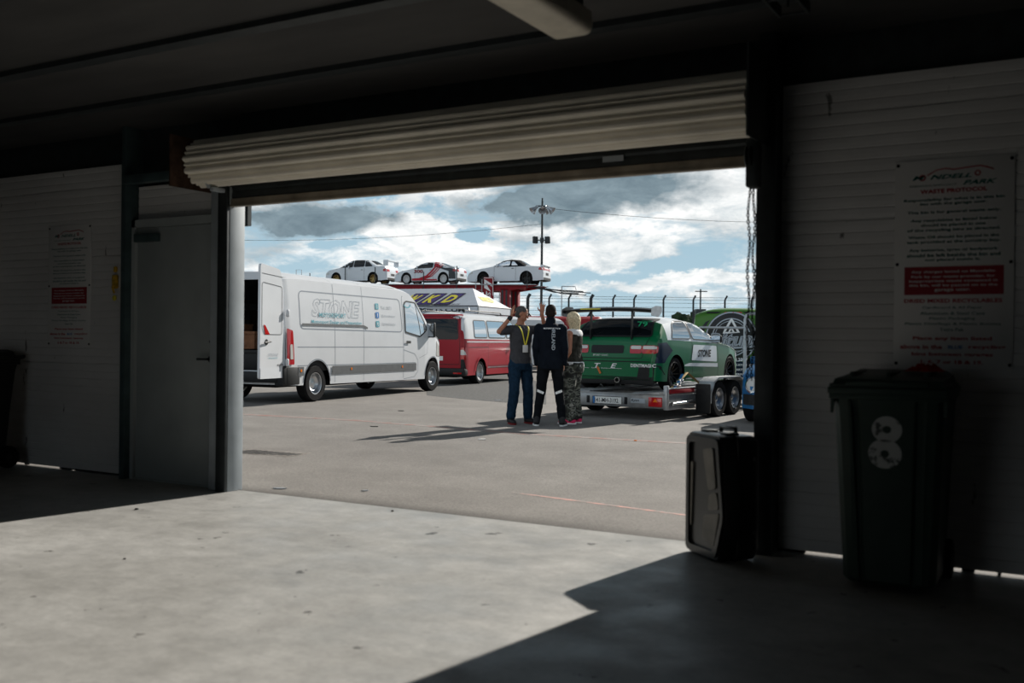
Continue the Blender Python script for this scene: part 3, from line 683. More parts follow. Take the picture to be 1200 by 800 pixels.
# ------------------------------------------------------------------ hard case standing on its side
near = G(846, 661, 0); far_ = G(808, 646, 0)
dv = Vector((far_.x - near.x, far_.y - near.y, 0)); W_ = .44; yaw = math.atan2(dv.y, dv.x)
cs = thing('hard_case', 'black ribbed plastic hard case standing on its side by the right post', 'case', (near.x, near.y, 0), yaw)
# local: x along the lid face (to the far corner), -y out of the lid face, z up; body extends to +y... (right of it)
Hc = .69; Wc = dv.length + .03; D = .24
def caseprof(w, h, r, y, inset=0):
    pts = rpoly([(inset, inset), (w - inset, inset), (w - inset, h - inset), (inset, h - inset)], r, 5); return [(a, y, b) for a, b in pts]
sgn = -1 # body towards the post side
def lidprof(y, i): return [(a, y, b) for a, b in rpoly([(.035 + i, i), (Wc - i, i), (Wc - i, Hc - i), (.02 + i, Hc - i), (-.05 + i, .36 * Hc)], .04, 5)]
mb = MB(); mb.rings([lidprof(0, .006), lidprof(sgn * .02, 0), lidprof(sgn * .085, 0), lidprof(sgn * .09, .008)]); lidc = mb.build('lid', M['black_case'] if 'black_case' in M else mat('black case plastic', (.014, .0145, .015), .3, var=.15, scale=12, spec=.6), cs, .6)
CM = lidc.data.materials[0]
mb = MB(); mb.rings([caseprof(Wc, Hc, .05, sgn * .092, .008), caseprof(Wc, Hc, .05, sgn * .097, 0), caseprof(Wc, Hc, .05, sgn * (D - .03), .004), caseprof(Wc, Hc, .05, sgn * D, .02)]); mb.build('base_shell', CM, cs, .6)
# raised frame and recessed hexagonal field on the lid face
out = 0.0
def fr(outer, inner, y0, y1):
    n = len(outer); vs = [(a, y0, b) for a, b in outer] + [(a, y1, b) for a, b in outer] + [(a, y1, b) for a, b in inner] + [(a, y0, b) for a, b in inner]; fs = []
    for i in range(n):
        j = (i + 1) % n
        for k in range(3): fs.append([k * n + i, k * n + j, (k + 1) * n + j, (k + 1) * n + i])
    return vs, fs
O = rpoly([(.045, .02), (Wc - .012, .02), (Wc - .012, Hc - .02), (.03, Hc - .02), (-.03, .36 * Hc)], .04, 5); I = rpoly([(.065, .055), (Wc - .04, .055), (Wc - .04, Hc - .055), (.052, Hc - .055), (-.004, .36 * Hc)], .03, 5)
mb = MB(); mb.add(*fr(O, I, .0, .018)); mb.build('lid_frame', CM, cs, .5)
FM = mat('lit case field', (.20, .185, .16), .38, var=.3, scale=10)  # light catching the raised fields is put into this lighter warm colour
for i, pts in enumerate(([(.07, .08), (.19, .11), (.17, .24), (.02, .27)], [(.025, .29), (.13, .27), (.12, .36), (.05, .38)], [(.055, .40), (.13, .38), (.19, .60), (.09, .62)], [(Wc - .05, .16), (Wc - .03 - .03, .16), (Wc - .075, .52), (Wc - .05, .52)])):
    mb = MB(); v_ = Wc / .36; mb.prism(rpoly([(a * v_ if i < 3 else a, b) for a, b in pts], .02, 4), 0, .010, Matrix(((1, 0, 0, 0), (0, 0, 1, 0), (0, 1, 0, 0), (0, 0, 0, 1)))); mb.build('raised_field', FM, cs, .5)
for z in (.33,):
    mb = MB(); mb.box(-.012, .004, -.135, -.05, z, z + .075, .006); mb.build('latch', CM, cs)
for x in (.08, Wc - .08): mb = MB(); mb.box(x - .035, x + .035, -.13, -.055, Hc - .004, Hc + .012, .005); mb.build('latch', 'steel_dark', cs)
mb = MB(); mb.tube([(Wc * .3, -.15, Hc), (Wc * .3, -.15, Hc + .03), (Wc * .7, -.15, Hc + .03), (Wc * .7, -.15, Hc)], .012); mb.build('handle', CM, cs)
mb = MB(); 
for z in (.15, .55): mb.box(-.004, .002, -.21, -.19, z, z + .02, .003)
mb.build('rivet', 'grey_plastic', cs)
# floor litter just inside the door
random.seed(11)
for i, (px, py) in enumerate(((672, 0), )): pass
def pebble(px, py, r, label, z=0., m='under', cat='stone', name='stone_chip', grp='stone chips on the ground'):
    p = G(px, py, z); mb = MB(); bm = bmesh.new(); bmesh.ops.create_icosphere(bm, subdivisions=2, radius=r)
    for v in bm.verts: v.co *= random.uniform(.75, 1.15); v.co.z *= .5
    mb.addbm(bm); o = mb.build(name, m, None, .8); o.location = (p.x, p.y, z + r * .35); return tag(o, label, cat, grp)
for px, py, r, l in ((160, 597, .014, 'small brown stone chip on the concrete near the shadow edge at left'), (460, 599, .011, 'small dark stone chip on the joint between concrete and asphalt'), (146, 655, .008, 'tiny dark chip on the sunlit concrete left of centre')): pebble(px, py, r, l, grp=None)
# ================================================================== white panel van
c1 = G(370, 470.5); c2 = G(507, 458); dv = c2 - c1; yaw = math.atan2(dv.y, dv.x); WB = dv.length
van = thing('panel_van', 'long white high roof panel van with rear doors open and blue company lettering', 'van')
L = 1.0 + WB + .85; x1 = 1.0; x2 = 1.0 + WB
place(van, c1, yaw, (x1, -1.0))
k = WB / 4.81
sh = Shell(L, 2.06, [(0, 2.46), (.05, 2.5), (.5, 2.52), (4.3, 2.50), (4.75, 2.44), (5.05, 2.26), (5.45, 1.88), (5.85, 1.50), (6.1, 1.36), (6.4, 1.18), (6.58, .92), (L, .62)],
           [(0, 1.36), (4.4, 1.36), (5.6, 1.34), (L, 1.2)], [(0, .985), (.1, 1), (5.4, 1), (6.0, .96), (6.35, .88), (6.55, .74), (L, .55)],
           [(0, .36), (.4, .34), (L, .30)], [x1, x2], .36, .45, tumble=.09, er=.16, cap_rear=False, bulge=.03)
sh.parts(van, 'white_paint')
vehicle_common(sh, van, .36, .23, 'alloy', 5, .60, 'steel', under_z=.30)
# hollow load space
mb = MB(); y = .96
pr = [(-y, .60), (-y, 1.9), (-y + .1, 2.38), (y - .1, 2.38), (y, 1.9), (y, .60)]
vs = [(x, a, b) for x in (.0, 4.2) for a, b in pr]; mb.add(vs, [[i, (i + 1) % 6, 6 + (i + 1) % 6, 6 + i] for i in range(6)] + [[6, 7, 8, 9, 10, 11]])
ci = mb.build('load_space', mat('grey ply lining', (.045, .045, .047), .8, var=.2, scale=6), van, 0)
# rear frame
mb = MB(); outer = [(-1.0, .36), (-1.0, 1.4), (-.965, 2.1), (-.90, 2.40), (-.78, 2.48), (.78, 2.48), (.90, 2.40), (.965, 2.1), (1.0, 1.4), (1.0, .36)]
inner = [(-.90, .62), (-.90, 1.4), (-.87, 2.1), (-.83, 2.28), (-.74, 2.34), (.74, 2.34), (.83, 2.28), (.87, 2.1), (.90, 1.4), (.90, .62)]
n = len(outer); vs = [(-.005, a, b) for a, b in outer] + [(-.005, a, b) for a, b in inner] + [(.06, a, b) for a, b in inner]
mb.add(vs, [[i, (i + 1) % n, n + (i + 1) % n, n + i] for i in range(n)] + [[n + i, n + (i + 1) % n, 2 * n + (i + 1) % n, 2 * n + i] for i in range(n)]); mb.build('rear_frame', 'white_paint', van, 0)
mb = MB(); mb.box(-.10, .32, -1.035, -.82, .34, .72, .04); mb.box(-.10, .32, .82, 1.035, .34, .72, .04); mb.box(-.12, .05, -.9, .9, .40, .60, .03); mb.box(0, .42, -1.04, -.99, .36, .70, .02); mb.build('rear_bumper', 'black_plastic', van)
# rear doors: near one swung back, in line with the van side
def rear_door(side, ang):
    sd = thing_part('rear_door', van); T = Matrix.Translation((-.02, side * 1.0, 0)) @ Matrix.Rotation(ang, 4, 'Z')
    mb = MB(); w = .80
    P = lambda y_, z: Vector((-y_, 0, z))
    out_ = rpoly([(.03, .50), (w, .50), (w, 2.50, .08), (w - .02, 2.57, .06), (.16, 2.50, .08), (.05, 2.1, .1)], .04, 4)
    th = -.05 if side < 0 else .05
    for q in ([(0, a, b) for a, b in out_],): pass
    vs = [(-a, 0, b) for a, b in out_] + [(-a, -th, b) for a, b in out_]; n = len(out_)
    mb.add([T @ Vector(p) for p in vs], [list(range(n)), [n + i for i in range(n)][::-1]] + [[i, (i + 1) % n, n + (i + 1) % n, n + i] for i in range(n)])
    o = mb.build('rear_door', 'white_paint', van, .5)
    s_ = side * .004
    def pl(name, g, m, e=.004):
        me = bpy.data.meshes.new(name); me.from_pydata([tuple(T @ Vector((-a, side * e, b))) for a, b in g[0]], [], g[1]); return link(name, me, m, o, 0)
    pl('panel_groove', merge(strip(rpoly([(.10, 1.30), (.10, 2.18), (w - .05, 2.24), (w - .05, 1.42), (w - .12, 1.30)], .06, 4), .012, True), strip([(.08, 2.36), (w - .04, 2.40)], .010)), 'grey_plastic')
    if side < 0:
        pl('side_marker', polygeo([(w - .15, 1.30), (w - .30, 1.30), (w - .16, 1.46), (w - .10, 1.48)]), 'red_lens', .008)
        mb = MB(); mb.lathe([(.001, 0), (.055, .0), (.05, .02), (.001, .024)], 20, T @ Matrix.Translation((-(w - .20), side * .002, 1.16)) @ Matrix.Rotation(-side * -PI / 2, 4, 'X')); mb.tube([T @ Vector((-(w - .30), side * .03, 1.17)), T @ Vector((-(w - .10), side * .035, 1.15))], .016); mb.build('door_handle', 'black_plastic', o)
        pl('lettering', tf(fit(textgeo('STONE', 1, .0, .3), .34, .05, 0, 0), -1, 1, .38, .93), 'grey_ink', .006)
        pl('lettering', tf(fit(textgeo('MOTORSPORT', 1, .0), .30, .025, 0, 0), -1, 1, .38, .87), 'teal_ink', .006)
        pl('lettering', tf(fit(textgeo('MASTER', 1, .01), .20, .035, 0, 0), -1, 1, .14, .74), 'grey_plastic', .006)
        pl('lower_band', polygeo([(.03, .50), (w - .01, .50), (w - .01, .70), (.03, .70)], .5), mat('pale band', (.6, .62, .65), .4), .006)
        mb = MB(); 
        for z in (1.70, .78): mb.capsule(T @ Vector((.03, side * .04, z - .04)), T @ Vector((.03, side * .04, z + .04)), .035, .035)
        mb.build('hinge', 'white_paint', o)
    return o
def thing_part(a, b): return None
rear_door(-1, rad(4)); rear_door(1, rad(-20))
for s_, pl in (('R', -1), ('L', 1)):
    sym(sh, 'tail_light', rpoly([(.02, .74), (.23, .74), (.19, 1.38), (.02, 1.42)], .03), 'red_lens', van, s_, .018)
    sym(sh, 'reversing_light', rpoly([(.10, .84), (.19, .84), (.17, 1.12), (.10, 1.12)], .02), 'clear_lens', van, s_, .022)
    # recessed side panel outline, rail and seams
    sh.patch('panel_groove', merge(strip(rpoly([(.45, 1.42), (.45, 2.14), (4.27, 2.13), (4.33, 1.40)], .12, 5), .022, True)), s_, mat('panel shadow line', (.22, .25, .29), .5) if 'groove' not in M else M['groove'], van, .003)
    M.setdefault('groove', bpy.data.materials['panel shadow line'])
    sh.patch('door_rail', strip([(.50, 1.50), (2.7, 1.50), (2.85, 1.46)], .045), s_, 'grey_plastic', van, .012)
    sh.patch('swage_line', merge(strip([(.35, 1.07), (4.4, 1.06)], .014), strip([(.35, .715), (4.95, .70)], .012)), s_, 'groove', van, .003)
    sh.patch('door_seam', merge(strip([(1.62, .36), (1.62, 2.48)], .010), strip([(2.70, .36), (2.70, 2.48)], .010), strip(rpoly([(4.38, .34), (4.38, 2.15), (4.42, 2.24)], .05), .012), strip([(4.38, 1.0), (4.9, .9), (5.05, .75), (5.05, .5), (4.9, .38), (4.4, .34)], .010), strip([(5.56, 1.30), (5.50, .9), (5.1, .8)], .008)), s_, 'groove', van, .003)
    sh.patch('cladding', merge(polygeo([(.36, .52), (.54, .52), (.54, .69), (.36, .69)], .1), polygeo([(1.50, .52), (4.95, .52), (4.95, .685), (1.50, .69)], .2)), s_, 'grey_plastic', van, .014)
    for x in (.45, 2.2, 4.3): sh.patch('side_marker', disc(x, .62, .028, 14), s_, 'amber', van, .02)
    win = rpoly([(4.47, 1.40), (4.47, 2.04), (4.55, 2.10), (5.0, 2.08), (5.50, 1.48), (5.32, 1.38), (5.15, 1.30)], .05)
    sh.patch('side_window', polygeo(win, .1), s_, 'glass_bright', van, .008)
    sh.patch('window_frame', merge(strip(win, .035, True), strip([(4.98, 2.07), (5.18, 1.33)], .022)), s_, 'black_plastic', van, .011)
    sh.patch('door_handle', polygeo(rpoly([(4.47, 1.14), (4.68, 1.14), (4.68, 1.20), (4.47, 1.20)], .02), .1), s_, 'black_plastic', van, .025)
    sh.patch('headlight', polygeo(rpoly([(L - .66, .84), (L - .20, .80), (L - .30, 1.02), (L - .62, 1.22)], .05), .06), s_, 'clear_lens', van, .008)
    ar = [(x1 + .46 * math.cos(a), .36 + .46 * math.sin(a)) for a in np.linspace(.05, PI - .05, 20)]; ar2 = [(a - x1 + x2, b) for a, b in ar]
    sh.patch('wheel_arch_lip', merge(strip([(a, b + .01) for a, b in ar], .02), strip([(a, b + .01) for a, b in ar2], .02)), s_, 'groove', van, .004)
wing_mirror(van, 5.62, .95, 1.46, s=.95, tall=True)
sh.patch('windscreen', polygeo(rpoly([(4.98, -.80), (5.86, -.86), (5.86, .86), (4.98, .80)], .1), .1), 'T', 'glass_dark', van, .008)
sh.patch('front_bumper', polygeo(rpoly([(-.9, .32), (.9, .32), (.9, .62), (-.9, .62)], .1), .1), 'F', 'grey_plastic', van, .01)
def onside(txt, x, z, w, h, m, bold=0., shear=0, align=0, name='lettering', side='R', S_=sh, R_=van, off=.007):
    sx = 1 if side in 'RF' else -1
    return S_.patch(name, tf(fit(textgeo(txt, 1, bold, shear), w, h), sx, 1, x, z), side, m, R_, off)
# outlined company name
v_, f_ = fit(textgeo('STONE', 1, .012, .25, space=1.05), 1.75, .36); sh.patch('lettering', outline(tf(fit(textgeo('STONE', 1, .03, .25), 1.74, .35), 1, 1, 1.72, 1.84), .010), 'R', 'grey_ink', van, .006)
onside('MOTORSPORT', 1.55, 1.70, .95, .085, 'teal_ink', .015, 0, off=.013)
onside('Motorsport Design and Preparation', 1.72, 1.555, 1.80, .085, 'teal_ink', .012)
for z, mm, ic in ((1.94, 'teal_ink', 'i'), (1.75, 'blue_ink', 'f'), (1.56, 'teal_ink', 't')):
    sh.patch('icon_square', polygeo(rpoly([(3.20, z - .065), (3.34, z - .065), (3.34, z + .065), (3.20, z + .065)], .02), .2), 'R', mm, van, .008)
    onside(ic, 3.27, z, None, .08, 'white_ink', .02, off=.012)
onside('Tel. 0871', 3.66, 1.92, .44, .07, 'grey_ink'); onside('@stonemotor', 3.74, 1.74, .60, .07, 'grey_ink'); onside('/stonemotor', 3.74, 1.57, .60, .07, 'grey_ink')
sh.patch('window_sticker', strip([(4.60 + .14 * math.cos(a), 2.02 + .06 * math.sin(a)) for a in np.linspace(-PI, .2, 12)], .03), 'R', 'teal_ink', van, .014)
# boxes in the load space
def local_to_world(o, p): 
    a = o.rotation_euler.z; return (o.location.x + p[0] * math.cos(a) - p[1] * math.sin(a), o.location.y + p[0] * math.sin(a) + p[1] * math.cos(a), o.location.z + p[2])
def crate(name, label, p, sx, sy, sz, m, cat='box', group=None, tape='grey_plastic'):
    o = thing(name, label, cat, local_to_world(van, p), yaw, group); mb = MB(); mb.box(-sx / 2, sx / 2, -sy / 2, sy / 2, 0, sz, .01); b = mb.build('box_body', m, o)
    mb = MB(); mb.box(-sx / 2 - .01, sx / 2 + .01, -sy / 2 - .01, sy / 2 + .01, sz * .82, sz, .006); mb.build('lid', m, b if False else o); return o
crate('storage_box', 'brown wooden box stacked at mid height inside the open van', (.55, .35, 1.02), .6, .9, .34, 'wood')
crate('storage_box', 'black storage chest on the floor of the open white van', (.55, .30, .602), .7, 1.0, .40, 'black_plastic')
crate('storage_box', 'pale brown carton on top of the stack inside the open van', (.6, .55, 1.362), .35, .4, .14, 'wood')
mb = MB()
for x in (.5, 1.2): mb.box(x, x + .6, .55, .90, 1.75, 1.78)
rack = thing('van_rack', 'grey tool rack fixed high inside the open white van', 'rack', local_to_world(van, (0, 0, .6)), yaw); mb = MB(); mb.box(.4, 2.2, .55, .92, 1.2, 1.23); mb.box(.4, 2.2, .55, .57, 1.23, 1.32); mb.build('shelf', 'steel_dark', rack)
for x in (.45, 1.3, 2.15): mb = MB(); mb.box(x, x + .03, .86, .92, 0, 1.7); mb.build('upright', 'steel_dark', rack)
for i, x in enumerate((.50, .62, .74)):
    mb = MB(); mb.box(-.04, .04, -.14, .14, 0, .16, .01); mb.tube([(0, -.06, .16), (0, -.06, .20), (0, .06, .20), (0, .06, .16)], .01); o = mb.build('tool_case', 'paper' if i != 1 else 'grey_plastic', None); o.location = local_to_world(van, (x, .72, 1.83)); o.rotation_euler.z = yaw
    tag(o, ('pale tool case on the van rack, nearest the open doors', 'grey tool case in the middle of the van rack', 'pale tool case deepest on the van rack')[i], 'tool case')
# ================================================================== red and white transporter van
c = G(563, 449.5); yaw2 = camyaw(.36, .933)
rv = thing('passenger_van', 'lowered red van with white roof parked in front of the white van', 'van'); place(rv, c, yaw2, (1.08, -.93))
sh = Shell(4.9, 1.9, [(0, 1.60), (.06, 1.86), (.16, 1.95), (.5, 2.0), (3.2, 2.0), (3.6, 1.94), (4.2, 1.42), (4.45, 1.24), (4.75, 1.06), (4.9, .72)], [(0, 1.26), (4.1, 1.24), (4.9, 1.1)],
           [(0, .955), (.08, .985), (.2, 1), (4.2, 1), (4.6, .93), (4.8, .82), (4.9, .68)], [(0, .26), (4.9, .24)], [1.08, 4.05], .325, .40, tumble=.17, er=.13, bulge=.035)
sh.parts(rv, 'red_paint', 'white_paint', 'roof_shell')
vehicle_common(sh, rv, .325, .24, 'alloy', 20, .72, 'spoke', under_z=.2, dish=.06)
sh.patch('tailgate', polygeo(rpoly([(-.86, .55), (.86, .55), (.84, 1.25), (.74, 1.88), (.66, 1.93), (-.66, 1.93), (-.74, 1.88), (-.84, 1.25)], .05), .1), 'B', 'red_paint', rv, .012)
sh.patch('rear_window', polygeo(rpoly([(-.74, 1.24), (.74, 1.24), (.68, 1.80), (-.68, 1.80)], .09), .1), 'B', 'glass_dark', rv, .018)
sh.patch('tailgate_seam', strip(rpoly([(-.76, .56), (.76, .56), (.77, 1.2), (.70, 1.86), (-.70, 1.86), (-.77, 1.2)], .05), .012, True), 'B', 'black_plastic', rv, .015)
sh.patch('number_plate', polygeo([(-.27, .66), (.27, .66), (.27, .78), (-.27, .78)], .2), 'B', 'plate', rv, .02)
for s_ in (-1, 1):
    q = 'R' if s_ < 0 else 'L'
    g = lambda z0, z1: polygeo(rpoly([(s_ * .80, z0), (s_ * .925, z0), (s_ * .90, z1), (s_ * .80, z1)], .02), .1)
    sh.patch('tail_light', g(.70, 1.02), 'B', 'red_lens', rv, .018); sh.patch('reversing_light', g(.82, .96), 'B', 'clear_lens', rv, .022); sh.patch('bumper_insert', g(.42, .70), 'B', 'black_plastic', rv, .016)
    sh.patch('tail_light', polygeo(rpoly([(.02, .70), (.10, .70), (.10, 1.06), (.02, 1.02)], .02), .1), q, 'red_lens', rv, .012)
    for w_ in ([(.62, 1.30), (1.55, 1.30), (1.50, 1.78), (.66, 1.78)], [(1.66, 1.30), (2.95, 1.30), (2.95, 1.78), (1.62, 1.78)], [(3.06, 1.30), (4.05, 1.30), (3.62, 1.78), (3.06, 1.78)]):
        pp = rpoly(w_, .07); sh.patch('side_window', polygeo(pp, .1), q, 'glass_bright', rv, .008); sh.patch('window_frame', strip(pp, .028, True), q, 'black_plastic', rv, .010)
    sh.patch('swage_line', merge(strip([(.1, 1.18), (4.3, 1.18)], .03)), q, 'white_paint', rv, .008)
    sh.patch('door_seam', merge(strip([(1.60, .36), (1.60, 1.26)], .01), strip([(3.0, .3), (3.0, 1.9)], .01), strip([(1.5, .5), (3.6, .5)], .012)), q, 'black_plastic', rv, .004)
    sh.patch('side_rail', strip([(.2, 1.03), (1.6, 1.03)], .014), q, 'black_plastic', rv, .006)
    sh.patch('sill_trim', strip([(1.50, .285), (3.62, .275)], .07), q, 'chrome', rv, .03)
    sh.patch('sill_trim', strip([(1.50, .46), (3.62, .45)], .03), q, 'alloy', rv, .012)
    ar = [(1.08 + .43 * math.cos(a), .325 + .43 * math.sin(a)) for a in np.linspace(.1, PI - .1, 20)]
    sh.patch('wheel_arch_lip', merge(strip(ar, .05), strip([(a - 1.08 + 4.05, b) for a, b in ar], .05)), q, 'red_paint', rv, .022)
mb = MB(); mb.box(-.05, .30, -.94, .94, .24, .46, .05); mb.build('rear_bumper', 'black_plastic', rv)
sh.patch('bumper_reflector', merge(polygeo([(-.85, .30), (-.6, .30), (-.6, .34), (-.85, .34)]), polygeo([(.6, .30), (.85, .30), (.85, .34), (.6, .34)])), 'B', 'red_lens', rv, .06)
wing_mirror(rv, 3.75, .93, 1.30, 'black_plastic', 1.1)
sh.patch('windscreen', polygeo(rpoly([(3.68, -.66), (4.22, -.78), (4.22, .78), (3.68, .66)], .08), .1), 'T', 'glass_dark', rv, .01)
for s_ in (-1, 1):
    mb = MB(); mb.tube([(.5, s_ * .66, 2.0), (.55, s_ * .66, 2.05), (3.2, s_ * .66, 2.05), (3.25, s_ * .66, 2.0)], .018); mb.build('roof_rail', 'black_plastic', rv)
mb = MB(); mb.tube([(.8, -.68, 2.05), (.84, -.66, 2.12), (.84, .66, 2.12), (.8, .68, 2.05)], .022); mb.build('roof_bar', 'alu', rv)
# ================================================================== green van with a round logo
gp = Zat(857, 393, 23.5)
yaw3 = camyaw(.30, .954)
gv = thing('graphic_van', 'green and black van with a large round logo on its tailgate', 'van')
H_ = CW(5.14, 23.2); gv.location = H_; gv.rotation_euler = (0, 0, yaw3)
sh = Shell(5.2, 1.95, [(0, 1.72), (.06, 1.93), (.2, 2.02), (.6, 2.06), (3.6, 2.05), (4.0, 1.95), (4.6, 1.3), (5.0, 1.1), (5.2, .8)], [(0, 1.28), (4.4, 1.26), (5.2, 1.1)],
           [(0, .96), (.1, .99), (.2, 1), (4.5, 1), (5.0, .9), (5.2, .75)], [(0, .3), (5.2, .28)], [1.0, 4.2], .33, .41, tumble=.13, er=.12, bulge=.03)
sh.parts(gv, 'lime_paint'); vehicle_common(sh, gv, .33, .22, 'alloy', 7, .68, under_z=.24)
sh.patch('lower_panel', polygeo(rpoly([(-.93, .36), (.93, .36), (.93, .92), (-.93, .86)], .03), .1), 'B', 'silver_white', gv, .006)
blk = [(.93, 1.02), (.70, 1.45), (.86, 1.40), (.62, 1.72), (.30, 1.86), (-.1, 1.80), (-.93, 1.10), (-.93, .62), (-.3, .80), (.5, .74)]
sh.patch('black_splash', polygeo(blk, .1), 'B', 'black_paint', gv, .008)
sh.patch('roof_strip', polygeo([(-.8, 1.915), (.8, 1.915), (.8, 1.95), (-.8, 1.95)], .2), 'B', 'black_plastic', gv, .012); sh.patch('brake_light', polygeo([(-.2, 1.92), (.2, 1.92), (.2, 1.945), (-.2, 1.945)], .2), 'B', 'red_lens', gv, .016)
lc = (.03, 1.36); R0 = .60
sh.patch('logo_disc', disc(lc[0], lc[1], R0, 44), 'B', 'black_paint', gv, .012)
sh.patch('logo_ring', merge(disc(*lc, R0 * .985, 48, R0 * .93), disc(*lc, R0 * .74, 48, R0 * .70), disc(*lc, R0 * .64, 48, R0 * .62)), 'B', 'grey_ink', gv, .016)
sh.patch('logo_ring', disc(*lc, R0 * 1.05, 48, R0 * 1.0), 'B', 'lime_paint', gv, .015)
tri = lambda s_, w: strip([(lc[0] - .22 * s_, lc[1] + .10), (lc[0] + .22 * s_, lc[1] + .10), (lc[0], lc[1] + .10 + .40 * s_)], w, True)
sh.patch('logo_triangle', merge(tri(.8, .05), tri(.3, .04)), 'B', 'white_ink', gv, .018)
def onrear(S_, R_, txt, y, z, w, h, m, bold=0, shear=0, off=.012, name='lettering', rot=0): return S_.patch(name, tf(tf(fit(textgeo(txt, 1, bold, shear), w, h), 1, 1, 0, 0, rot), -1, 1, y, z), 'B', m, R_, off)
sh.patch('logo_banner', polygeo(rpoly([(.70, 1.08), (-.72, 1.16), (-.72, 1.52), (.62, 1.40)], .12), .1), 'B', 'black_paint', gv, .020)
sh.patch('lettering', outline(tf(tf(fit(textgeo('Ritual', 1, .03, .35), 1.22, .36), 1, 1, 0, 0, rad(4)), -1, 1, -.02, 1.30), .022), 'B', 'grey_ink', gv, .028); onrear(sh, gv, 'Ritual', -.02, 1.30, 1.13, .30, 'grey_ink', -.01, .35, .032, rot=rad(4))
sh.patch('logo_underline', merge(strip([(.60, 1.06), (-.70, 1.16)], .03), strip([(.45, 1.00), (-.6, 1.08)], .015)), 'B', 'grey_ink', gv, .026)
onrear(sh, gv, 'USA', -.03, .98, .14, .05, 'grey_ink', .02, 0, .026); onrear(sh, gv, '085 828 2287', -.05, .845, .60, .075, 'white_ink', .02, 0, .022)
sh.patch('text_panel', polygeo([(-.70, .40), (.02, .40), (.02, .80), (-.70, .80)], .2), 'B', 'navy_paint', gv, .024)
for i, t in enumerate(('CUSTOM SERVICE', 'PARTS & REPAIR', 'PERFORMANCE')): onrear(sh, gv, t, -.33, .72 - i * .11, .55, .05, 'white_ink', .01, 0, .028)
for s_ in (-1, 1): sh.patch('tail_light', polygeo(rpoly([(s_ * .86, .9), (s_ * .95, .9), (s_ * .93, 1.4), (s_ * .86, 1.4)], .02), .1), 'B', 'red_lens', gv, .026)
for q in 'RL':
    sh.patch('side_window', polygeo(rpoly([(3.0, 1.32), (4.2, 1.32), (3.75, 1.82), (3.0, 1.82)], .06), .1), q, 'glass_dark', gv, .008)
    sh.patch('door_seam', merge(strip([(1.7, .4), (1.7, 1.95)], .012), strip([(2.9, .4), (2.9, 1.95)], .012)), q, 'black_plastic', gv, .004)
# ================================================================== blue car front, at the right edge of the opening
bc = thing('blue_car', 'blue car front with round lamp just behind the right post', 'car')
sh = Shell(4.0, 1.7, [(0, .75), (.05, 1.0), (.5, 1.38), (1.2, 1.45), (2.1, 1.43), (2.9, .98), (3.6, .86), (3.9, .72), (4.0, .5)], [(0, .9), (3, .86), (4.0, .7)], [(0, .85), (.2, .98), (3.3, 1), (3.8, .88), (4.0, .62)],
           [(0, .26), (4.0, .24)], [.8, 3.25], .31, .37, tumble=.3, er=.1)
sh.parts(bc, 'blue_paint'); vehicle_common(sh, bc, .31, .2, 'alloy', 6, .66)
bc.rotation_euler = (0, 0, camyaw(-.50, -.866)); BC = CW(3.60, 15.1); a_ = bc.rotation_euler.z
# put the left-hand front corner where the photo shows it
bc.location = (BC.x - (3.95 * math.cos(a_) - (-.60) * math.sin(a_)), BC.y - (3.95 * math.sin(a_) + (-.60) * math.cos(a_)), GZ)
for s_, q in ((-1, 'R'), (1, 'L')):
    sh.patch('headlight', disc(s_ * .55, .60, .10, 24), 'F', 'clear_lens', bc, .012); sh.patch('headlight_ring', disc(s_ * .55, .60, .12, 24, .10), 'F', 'chrome', bc, .014)
    sh.patch('side_window', polygeo(rpoly([(.9, .95), (2.55, .95), (2.05, 1.33), (1.0, 1.33)], .06), .1), q, 'glass_bright', bc, .008); sh.patch('door_seam', merge(strip([(1.5, .3), (1.5, 1.4)], .01), strip([(2.6, .3), (2.6, .95)], .01)), q, 'black_plastic', bc)
sh.patch('front_bumper', polygeo(rpoly([(-.8, .24), (.8, .24), (.8, .46), (-.8, .46)], .04), .1), 'F', 'black_plastic', bc, .02); sh.patch('grille', polygeo(rpoly([(-.35, .54), (.35, .54), (.35, .68), (-.35, .68)], .04), .1), 'F', 'black_plastic', bc, .012)
sh.patch('windscreen', polygeo(rpoly([(2.15, -.56), (2.85, -.68), (2.85, .68), (2.15, .56)], .06), .1), 'T', 'glass_dark', bc, .008); wing_mirror(bc, 2.5, .80, .95, 'blue_paint', .9)
# ================================================================== twin axle car trailer
yawT = camyaw(.566, .824)
rc = CW(2.39, 15.45)                                   # rear right corner
tr = thing('car_trailer', 'silver twin axle car trailer carrying the green race car', 'trailer', (rc.x, rc.y, GZ), yawT)
# local: x forward from the rear beam, y left, right edge at y=0
Wt = 2.0; Lt = 4.9; dz = .40
mb = MB(); mb.box(0, .05, 0, Wt, .20, .42, .008); mb.box(-.015, .0, 0, Wt, .405, .425); mb.build('rear_beam', 'alu', tr)
mb = MB(); mb.box(.05, Lt, .0, .06, .26, .40, .006); mb.build('side_rail', 'alu', tr); mb = MB(); mb.box(.05, Lt, Wt - .06, Wt, .26, .40, .006); mb.build('side_rail', 'alu', tr)
mb = MB(); mb.box(.05, Lt, .12, .62, .40, .43, .004); [mb.box(.1 + k * .12, .13 + k * .12, .14, .60, .43, .438) for k in range(38)]; mb.build('wheel_deck', 'alu', tr, .4)
mb = MB(); mb.box(.05, Lt, Wt - .62, Wt - .12, .40, .43, .004); [mb.box(.1 + k * .12, .13 + k * .12, Wt - .60, Wt - .14, .43, .438) for k in range(38)]; mb.build('wheel_deck', 'alu', tr, .4)
mb = MB(); [mb.box(x, x + .06, .06, Wt - .06, .30, .38) for x in (.6, 1.5, 2.4, 3.3, 4.2, 4.75)]; mb.build('cross_member', 'galv', tr)
